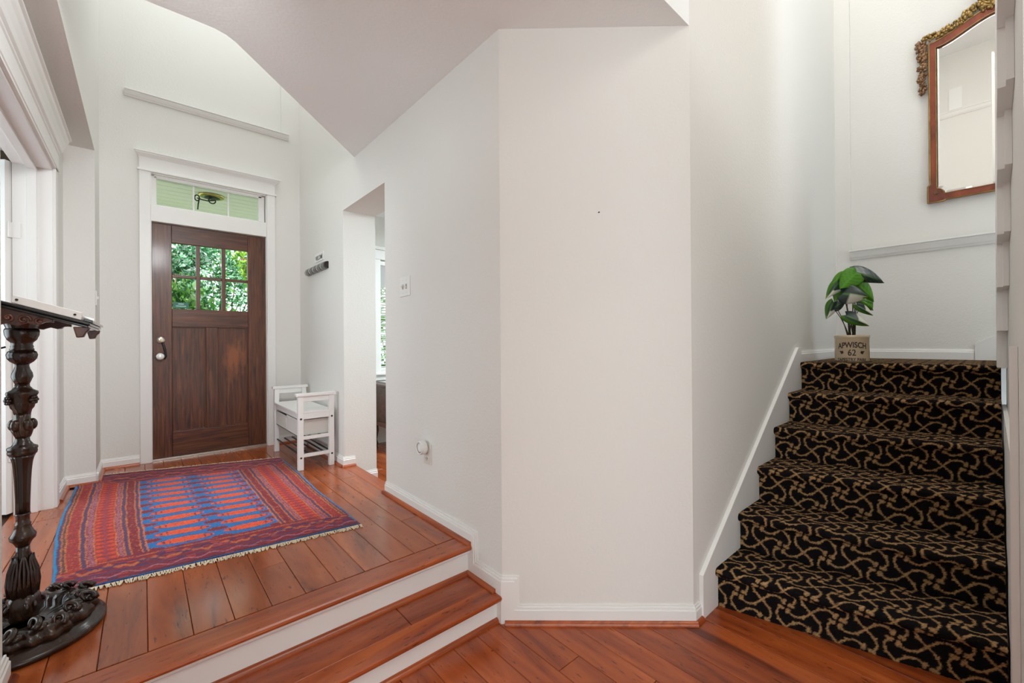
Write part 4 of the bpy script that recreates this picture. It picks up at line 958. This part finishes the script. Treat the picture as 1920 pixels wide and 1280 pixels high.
def leaf(base_, tip, width, dep_b, dep_t, kind, fold=.25, droop=.02, seed=0):
    a, b = pp(*base_, dep_b), pp(*tip, dep_t); ax_ = b-a; L = ax_.length; ax_.normalize()
    side = ax_.cross(-vdir).normalized(); nrm = side.cross(ax_).normalized()
    if nrm.dot(-vdir) < 0: nrm = -nrm
    W_ = width/6.4*PXM*1.22
    nu, nv = 15, 13; P_ = np.zeros((nu, nv, 3)); C_ = np.zeros((nu, nv, 3)); rs_ = np.random.default_rng(seed)
    dk, gr, yg, wh = np.array(srgb(44, 60, 58)[:3]), np.array(srgb(84, 150, 34)[:3]), np.array(srgb(120, 160, 30)[:3]), np.array(srgb(224, 224, 212)[:3])
    for i in range(nu):
        s_ = i/(nu-1)
        w_ = (math.sin(math.pi*min(1, s_*.97+.03)**.62))**.8*.5*(1-.25*s_)+.0
        for j in range(nv):
            t_ = j/(nv-1)*2-1
            back_ = .16*abs(t_)*(1-s_)**3
            p = a+ax_*L*(s_-back_)+side*W_*w_*2*t_*.5+nrm*(-fold*abs(t_)*W_*w_+.012*math.sin(s_*3+t_*2))-Vector((0, 0, droop*s_*s_))
            P_[i, j] = p
            stripe = abs(math.sin(s_*17+abs(t_)*5))
            if kind == 'g': cc = gr*(.7+.5*stripe) if t_*math.sin(seed) < .5 else gr*.8+yg*.2
            elif kind == 'd': cc = dk*(.8+.5*stripe)+(wh*.10 if stripe > .93 else 0)
            elif kind == 'w': cc = wh if (t_ > -.05 and .30 < s_ < .97) else dk*(.9+.4*stripe)
            else: cc = wh if (t_ < -.15 and s_ > .30+.3*(t_+1)) else (gr*.8 if t_ > .45 else dk*(.9+.4*stripe))
            if kind in ('w', 'm') and s_ > .85 and t_ > .2: cc = yg
            if abs(t_) < .09: cc = cc*.6+gr*.7
            C_[i, j] = cc
    o = grid_mesh('leaf', P_, 'leaf', plant, C_)
    so_ = o.modifiers.new('thickness', 'SOLIDIFY'); so_.thickness = .0012
    # stem from the crock to the leaf base
    root = Vector((KX, KY, LAND+Kh-.04))+rdir*random.uniform(-.02, .02)+vdir*random.uniform(-.01, .02)
    mid = root.lerp(a, .55); mid += Vector((0, 0, .03))
    pts = [root, root.lerp(mid, .5)+Vector((0, 0, .012)), mid, mid.lerp(a, .6), a+nrm*-.003]
    MB().tube(pts, .0032, 6, taper=.6).build('stem', 'stem', plant, smooth=True)
leaf((372, 118), (752, 235), 150, -.02, -.06, 'd', .35, .02, 1)
leaf((290, 165), (122, 265), 105, -.03, -.05, 'g', .2, .01, 2)
leaf((430, 150), (235, 330), 200, -.06, -.10, 'g', .15, .01, 3)
leaf((235, 245), (66, 440), 125, -.04, -.08, 'm', .2, .01, 4)
leaf((262, 320), (165, 470), 130, .00, -.03, 'g', .2, .01, 5)
leaf((258, 400), (556, 440), 200, -.10, -.12, 'w', .15, .0, 6)
leaf((440, 255), (632, 475), 130, -.02, -.03, 'g', .3, .01, 7)
leaf((490, 460), (622, 570), 130, .0, -.03, 'g', .2, .01, 8)
leaf((425, 525), (618, 655), 85, -.04, -.06, 'm', .2, .0, 9)
leaf((155, 490), (66, 680), 115, -.05, -.06, 'm', .3, .01, 10)
leaf((150, 560), (288, 500), 100, -.04, -.07, 'd', .2, -.01, 11)
leaf((300, 650), (568, 780), 125, -.08, -.11, 'm', .25, .0, 12)
leaf((420, 300), (470, 420), 90, .03, .02, 'g', .2, 0, 13)

# ------------------------------------------------------------------ mirror on the stair wall
YC = -.045
mi = thing('gilt_mirror', (XB+.03, YC, 2.32), 'tall mahogany mirror with gilt garlands and crest above the landing', 'mirror')
XF = XB+.028                                        # wall face in the recess
def sym(h): return h+[(2*YC-y, z) for y, z in h[::-1]]
def crv(t, zl, zh): # ogee of the arched top, t 0 (corner) .. 1 (centre)
    return zl+(zh-zl)*(3*t*t-2*t**3)
ts = np.linspace(0, 1, 15)
outer = [(.222, 2.330), (.238, 2.322), (.320, 2.322), (.320, 2.448), (.306, 2.462)]+[(.308, z) for z in np.linspace(2.5, 3.50, 6)]+[(.308+(YC-.308)*t, crv(t, 3.545, 3.655)) for t in ts]
inner = [(.190, 2.378), (.232, 2.378), (.238, 2.40), (.252, 2.418), (.272, 2.426), (.272, 2.45)]+[(.272, z) for z in np.linspace(2.5, 3.46, 5)]+[(.272+(YC-.272)*t, crv(t, 3.500, 3.600)) for t in ts]
def ring_prism(out_, inn, x0_, x1_):
    # stitch two closed outlines with different point counts by resampling on arc length
    def res(P_, n_):
        P_ = np.array(P_+[P_[0]]); d = np.r_[0, np.cumsum(np.hypot(*np.diff(P_, axis=0).T))]; s_ = np.linspace(0, d[-1], n_, endpoint=False)
        return np.stack([np.interp(s_, d, P_[:, 0]), np.interp(s_, d, P_[:, 1])], 1)
    return res(out_, 400), res(inn, 400)
def frame_mesh():
    oo, ii = sym(outer), sym(inner)
    # triangulate face ring with bmesh edge-net
    bm = bmesh.new()
    def loop(P_): 
        vs_ = [bm.verts.new((0, y, z)) for y, z in P_]; return [bm.edges.new((vs_[i], vs_[(i+1) % len(vs_)])) for i in range(len(vs_))]
    ed = loop(oo)+loop(ii)
    bmesh.ops.triangle_fill(bm, use_beauty=True, edges=ed)
    bm.verts.ensure_lookup_table(); bm.verts.index_update()
    V_ = [tuple(v.co) for v in bm.verts]; F_ = [tuple(v.index for v in f.verts) for f in bm.faces]; bm.free()
    n_ = len(V_); P_ = [(XF-.030, y, z) for _, y, z in V_]+[(XF, y, z) for _, y, z in V_]
    FF = F_+[tuple(i+n_ for i in f[::-1]) for f in F_]
    no, ni = len(oo), len(ii)
    FF += [(i, (i+1) % no, n_+(i+1) % no, n_+i) for i in range(no)]+[(no+i, no+(i+1) % ni, n_+no+(i+1) % ni, n_+no+i) for i in range(ni)]
    return MB().add(P_, FF)
frame_mesh().build('frame', 'frame_wood', mi)
ii = sym(inner)
gl = MB().prism([(y, z) for y, z in ii], lambda p: (XF-.016, p[0], p[1]), lambda p: (XF-.002, p[0], p[1])).build('looking_glass', 'mirror', mi)
cen = (YC, 2.98)
ib = [(cen[0]+(y-cen[0])*(1-.018/abs(.317)), cen[1]+(z-cen[1])*.97) for y, z in ii]
m = MB(); n_ = len(ii)
m.add([(XF-.0165, y, z) for y, z in ii]+[(XF-.0205, y, z) for y, z in ib], [(i, (i+1) % n_, n_+(i+1) % n_, n_+i) for i in range(n_)]+[tuple(range(n_, 2*n_))])
m.build('bevelled_glass', 'mirror', gl)
# gilt edge beads
def bead(path, r_, nm='gilt_edge'): return MB().tube([(XF-.030, y, z) for y, z in path], r_, 6).build(nm, 'gilt', mi, smooth=True)
oo = sym(outer); bead(oo+[oo[0]], .0055); bead([(y, z) for y, z in ii]+[ii[0]], .003, 'inner_bead')
for s_ in (1, -1):
    y_ = YC+s_*(.276-YC)
    m = MB()
    for j in range(6): m.blob((XF-.034, y_+.008*math.cos(j*1.05), 2.388+.008*math.sin(j*1.05)), (.004, .005, .005), 8, 6)
    m.blob((XF-.036, y_, 2.388), .005, 8, 6); m.build('corner_rosette', 'gilt_dark', mi, smooth=True)
def lumps(path, w0, w1, n_, nm, mt):
    P_ = np.array(path); d = np.r_[0, np.cumsum(np.hypot(*np.diff(P_, axis=0).T))]
    m = MB()
    for i in range(n_):
        t_ = (i+.5)/n_; y_ = np.interp(t_*d[-1], d, P_[:, 0]); z_ = np.interp(t_*d[-1], d, P_[:, 1]); w = w0+(w1-w0)*t_
        w *= .75+.45*abs(math.sin(t_*n_*.45))
        for q_ in range(4):
            m.blob((XF-.024-random.uniform(0, .018), y_+random.uniform(-1, 1)*w*.75, z_+random.uniform(-1, 1)*w*.75), (random.uniform(.006, .012), random.uniform(.3, .55)*w, random.uniform(.3, .55)*w), 7, 5, .3)
    return m.build(nm, mt, mi, smooth=True)
for s_ in (1, -1):
    mir = lambda P_: [(YC+s_*(y-YC), z) for y, z in P_]
    lumps(mir([(.352, 3.598), (.30, 3.590), (.24, 3.592), (.18, 3.612), (.12, 3.642), (.06, 3.690), (.03, 3.735), (.015, 3.79)]), .024, .032, 40, 'garland', 'gilt')
    lumps(mir([(.358, 3.585), (.352, 3.54), (.345, 3.47), (.348, 3.40), (.342, 3.36), (.347, 3.29), (.344, 3.24), (.346, 3.17)]), .030, .022, 36, 'hanging_garland', 'gilt_dark')
# shell crest
m = MB()
for i in range(11):
    a = R(-80+16*i); 
    m.tube([(XF-.032, YC+.02*math.sin(a), 3.640+.02*math.cos(a)), (XF-.044, YC+.06*math.sin(a), 3.650+.065*math.cos(a)), (XF-.034, YC+.085*math.sin(a), 3.655+.11*math.cos(a))], .010, 6, taper=.6)
for i in range(24): m.blob((XF-.034-random.uniform(0, .012), YC+random.uniform(-.10, .10), 3.648+random.uniform(-.015, .05)), (.010, random.uniform(.008, .018), random.uniform(.008, .016)), 7, 5, .3)
for i in range(40):
    a = i/40*2*math.pi; m.blob((XF-.03, YC+.075*math.cos(a)*(1+.1*math.sin(5*a)), 3.80+.055*math.sin(a)), (.010, .014, .014), 7, 5, .3)
m.build('crest', 'gilt', mi, smooth=True)

# ------------------------------------------------------------------ outside: porch, lamp, shrubs, lawn
tag(MB().box(-14, 16, 4.89, 26, -.25, -.10).build('ground', 'grass'), 'green lawn in front of the house', None, None, 'structure')
tag(MB().box(-2.2, 3.2, 4.89, 6.35, -.1, .16).build('porch_floor', 'concrete'), 'grey concrete porch floor', None, None, 'structure')
pc = tag(MB().box(-2.2, 3.2, 4.89, 6.9, 2.885, 2.95).build('ceiling_porch', 'porch_white'), 'pale green boarded porch ceiling seen through the transom', None, None, 'structure')
for i in range(14):
    MB().box(-2.2, 3.2, 4.895+.14*i, 4.895+.14*i+.128, 2.862, 2.886).build('ceiling_board', 'porch_white', pc, bevel=.004)
lp = thing('porch_lamp', (.56, 5.50, 2.868), 'round brass porch lamp with curled iron arm under the porch ceiling', 'lamp')
MB().lathe([(.02, 2.868), (.105, 2.867), (.118, 2.856), (.105, 2.844), (.085, 2.840)], 32, (.56, 5.50, 0)).build('canopy', 'brass', lp, smooth=True)
MB().lathe([(.082, 2.842), (.06, 2.832), (.02, 2.828), (.0, 2.828)], 24, (.56, 5.50, 0)).build('hub', 'black', lp, smooth=True)
MB().tube([(.56+.03*math.cos(a), 5.46, 2.80+.03*math.sin(a)) for a in np.linspace(1.6, 6.6, 18)]+[(.52, 5.46, 2.79), (.47, 5.45, 2.79), (.43, 5.45, 2.80)], .006, 6).build('scroll_arm', 'black', lp, smooth=True)
MB().tube([(.43+.02*math.cos(a), 5.45, 2.80+.03*math.sin(a)) for a in np.linspace(0, 6.3, 16)]+[(.44, 5.45, 2.74), (.435, 5.45, 2.68)], .006, 6).build('scroll_hook', 'black', lp, smooth=True)

def shrub(name, ctr, rad, nleaf, label, pal, size=.05, flowers=None, bare=0, group='shrubs outside the front door', cat='shrub'):
    root = thing(name, (ctr[0], ctr[1], -.1), label, cat, group)
    cN = np.array(ctr); rd = np.array(rad)
    d = rng.normal(0, 1, (nleaf, 3)); d /= np.linalg.norm(d, axis=1)[:, None]
    # leaves crowd near the outside of clumps
    rr = rng.uniform(.55, 1.0, nleaf)**.6
    clump = 1+.22*np.sin(d[:, 0]*7+d[:, 2]*5)+.15*np.sin(d[:, 1]*11+d[:, 2]*9)
    P_ = cN+d*rd*(rr*clump)[:, None]; P_[:, 2] = np.maximum(P_[:, 2], -.05)
    a1 = rng.normal(0, 1, (nleaf, 3)); a1 /= np.linalg.norm(a1, axis=1)[:, None]
    a2 = np.cross(a1, rng.normal(0, 1, (nleaf, 3))); a2 /= np.linalg.norm(a2, axis=1)[:, None]
    L = size*rng.uniform(.6, 1.3, nleaf)[:, None]
    nrm_ = np.cross(a1, a2)
    V_ = np.stack([P_-a1*L, P_+a2*L*.45+nrm_*L*.12, P_+a1*L, P_-a2*L*.45+nrm_*L*.12], 1).reshape(-1, 3)
    pal_ = np.array([srgb(*q)[:3] for q in pal]); ci = rng.integers(0, len(pal_), nleaf); C_ = pal_[ci]*rng.uniform(.7, 1.25, nleaf)[:, None]
    if flowers:
        fl_ = rng.random(nleaf) < flowers[0]; C_[fl_] = np.array(srgb(*flowers[1])[:3])
    C4 = np.ones((nleaf*4, 4)); C4[:, :3] = np.repeat(C_, 4, axis=0)
    m = MB(); m.v = [tuple(v) for v in V_]; m.f = [(4*i, 4*i+1, 4*i+2, 4*i+3) for i in range(nleaf)]
    off = root.location; me = bpy.data.meshes.new('foliage'); me.from_pydata([(v[0]-off.x, v[1]-off.y, v[2]-off.z) for v in m.v], [], m.f)
    at = me.color_attributes.new('col', 'FLOAT_COLOR', 'POINT'); at.data.foreach_set('color', C4.astype(np.float32).ravel())
    me.materials.append(MAT['bush']); o = bpy.data.objects.new('foliage', me); COL.objects.link(o); o.parent = root; o['kind'] = 'stuff'
    for i in range(5+bare):
        a = random.uniform(0, 6.28); q = random.uniform(.2, .8)
        top_ = Vector((ctr[0]+rad[0]*q*math.cos(a), ctr[1]+rad[1]*q*math.sin(a), ctr[2]+rad[2]*random.uniform(-.2, .6)))
        b_ = Vector((ctr[0]+.1*math.cos(a), ctr[1]+.1*math.sin(a), -.1))
        MB().tube([b_, b_.lerp(top_, .4)+Vector((0, 0, .15)), b_.lerp(top_, .75), top_], .02 if i < 5 else .012, 6, taper=.3).build('stem', 'bark', root, smooth=True)
    return root
G1 = [(80, 140, 50), (110, 165, 70), (140, 190, 95), (60, 110, 60), (180, 210, 150)]
G2 = [(60, 120, 70), (90, 150, 105), (125, 180, 140), (50, 95, 55), (200, 220, 208)]
G3 = [(110, 150, 50), (140, 180, 60), (80, 120, 40), (170, 195, 90)]
shrub('flowering_shrub', (.22, 8.05, 2.6), (.5, .38, .66), 5200, 'tall shrub with pale blossoms filling the left door panes', G2, .045, (.16, (225, 225, 228)))
shrub('flowering_shrub', (1.72, 8.05, 2.5), (.55, .38, .78), 4200, 'yellow-green shrub with pink blossoms in the right door panes', G3, .045, (.05, (215, 110, 130)), bare=6)
shrub('evergreen_shrub', (.95, 9.2, 2.75), (.62, .35, 1.0), 5000, 'blue-green shrub showing through the middle door panes', G2, .04)
shrub('leafy_shrub', (.12, 6.95, 1.35), (.55, .3, .72), 4600, 'bright green leafy shrub low in the left door panes', G1, .05)
shrub('leafy_shrub', (1.62, 6.95, 1.28), (.55, .3, .70), 3600, 'brownish green shrub with bare twigs low in the right door panes', [(100, 110, 60), (130, 130, 80), (80, 100, 40), (150, 140, 100)], .04, bare=14)
shrub('hedge_tree', (.9, 11.3, 2.6), (2.6, .8, 2.4), 9000, 'dense green tree behind the shrubs outside the door', G1, .08, cat='tree')
shrub('garden_tree', (4.2, 8.6, 1.8), (1.6, 1.0, 2.0), 5000, 'green garden tree seen through the dining room blind', G1, .08, cat='tree')
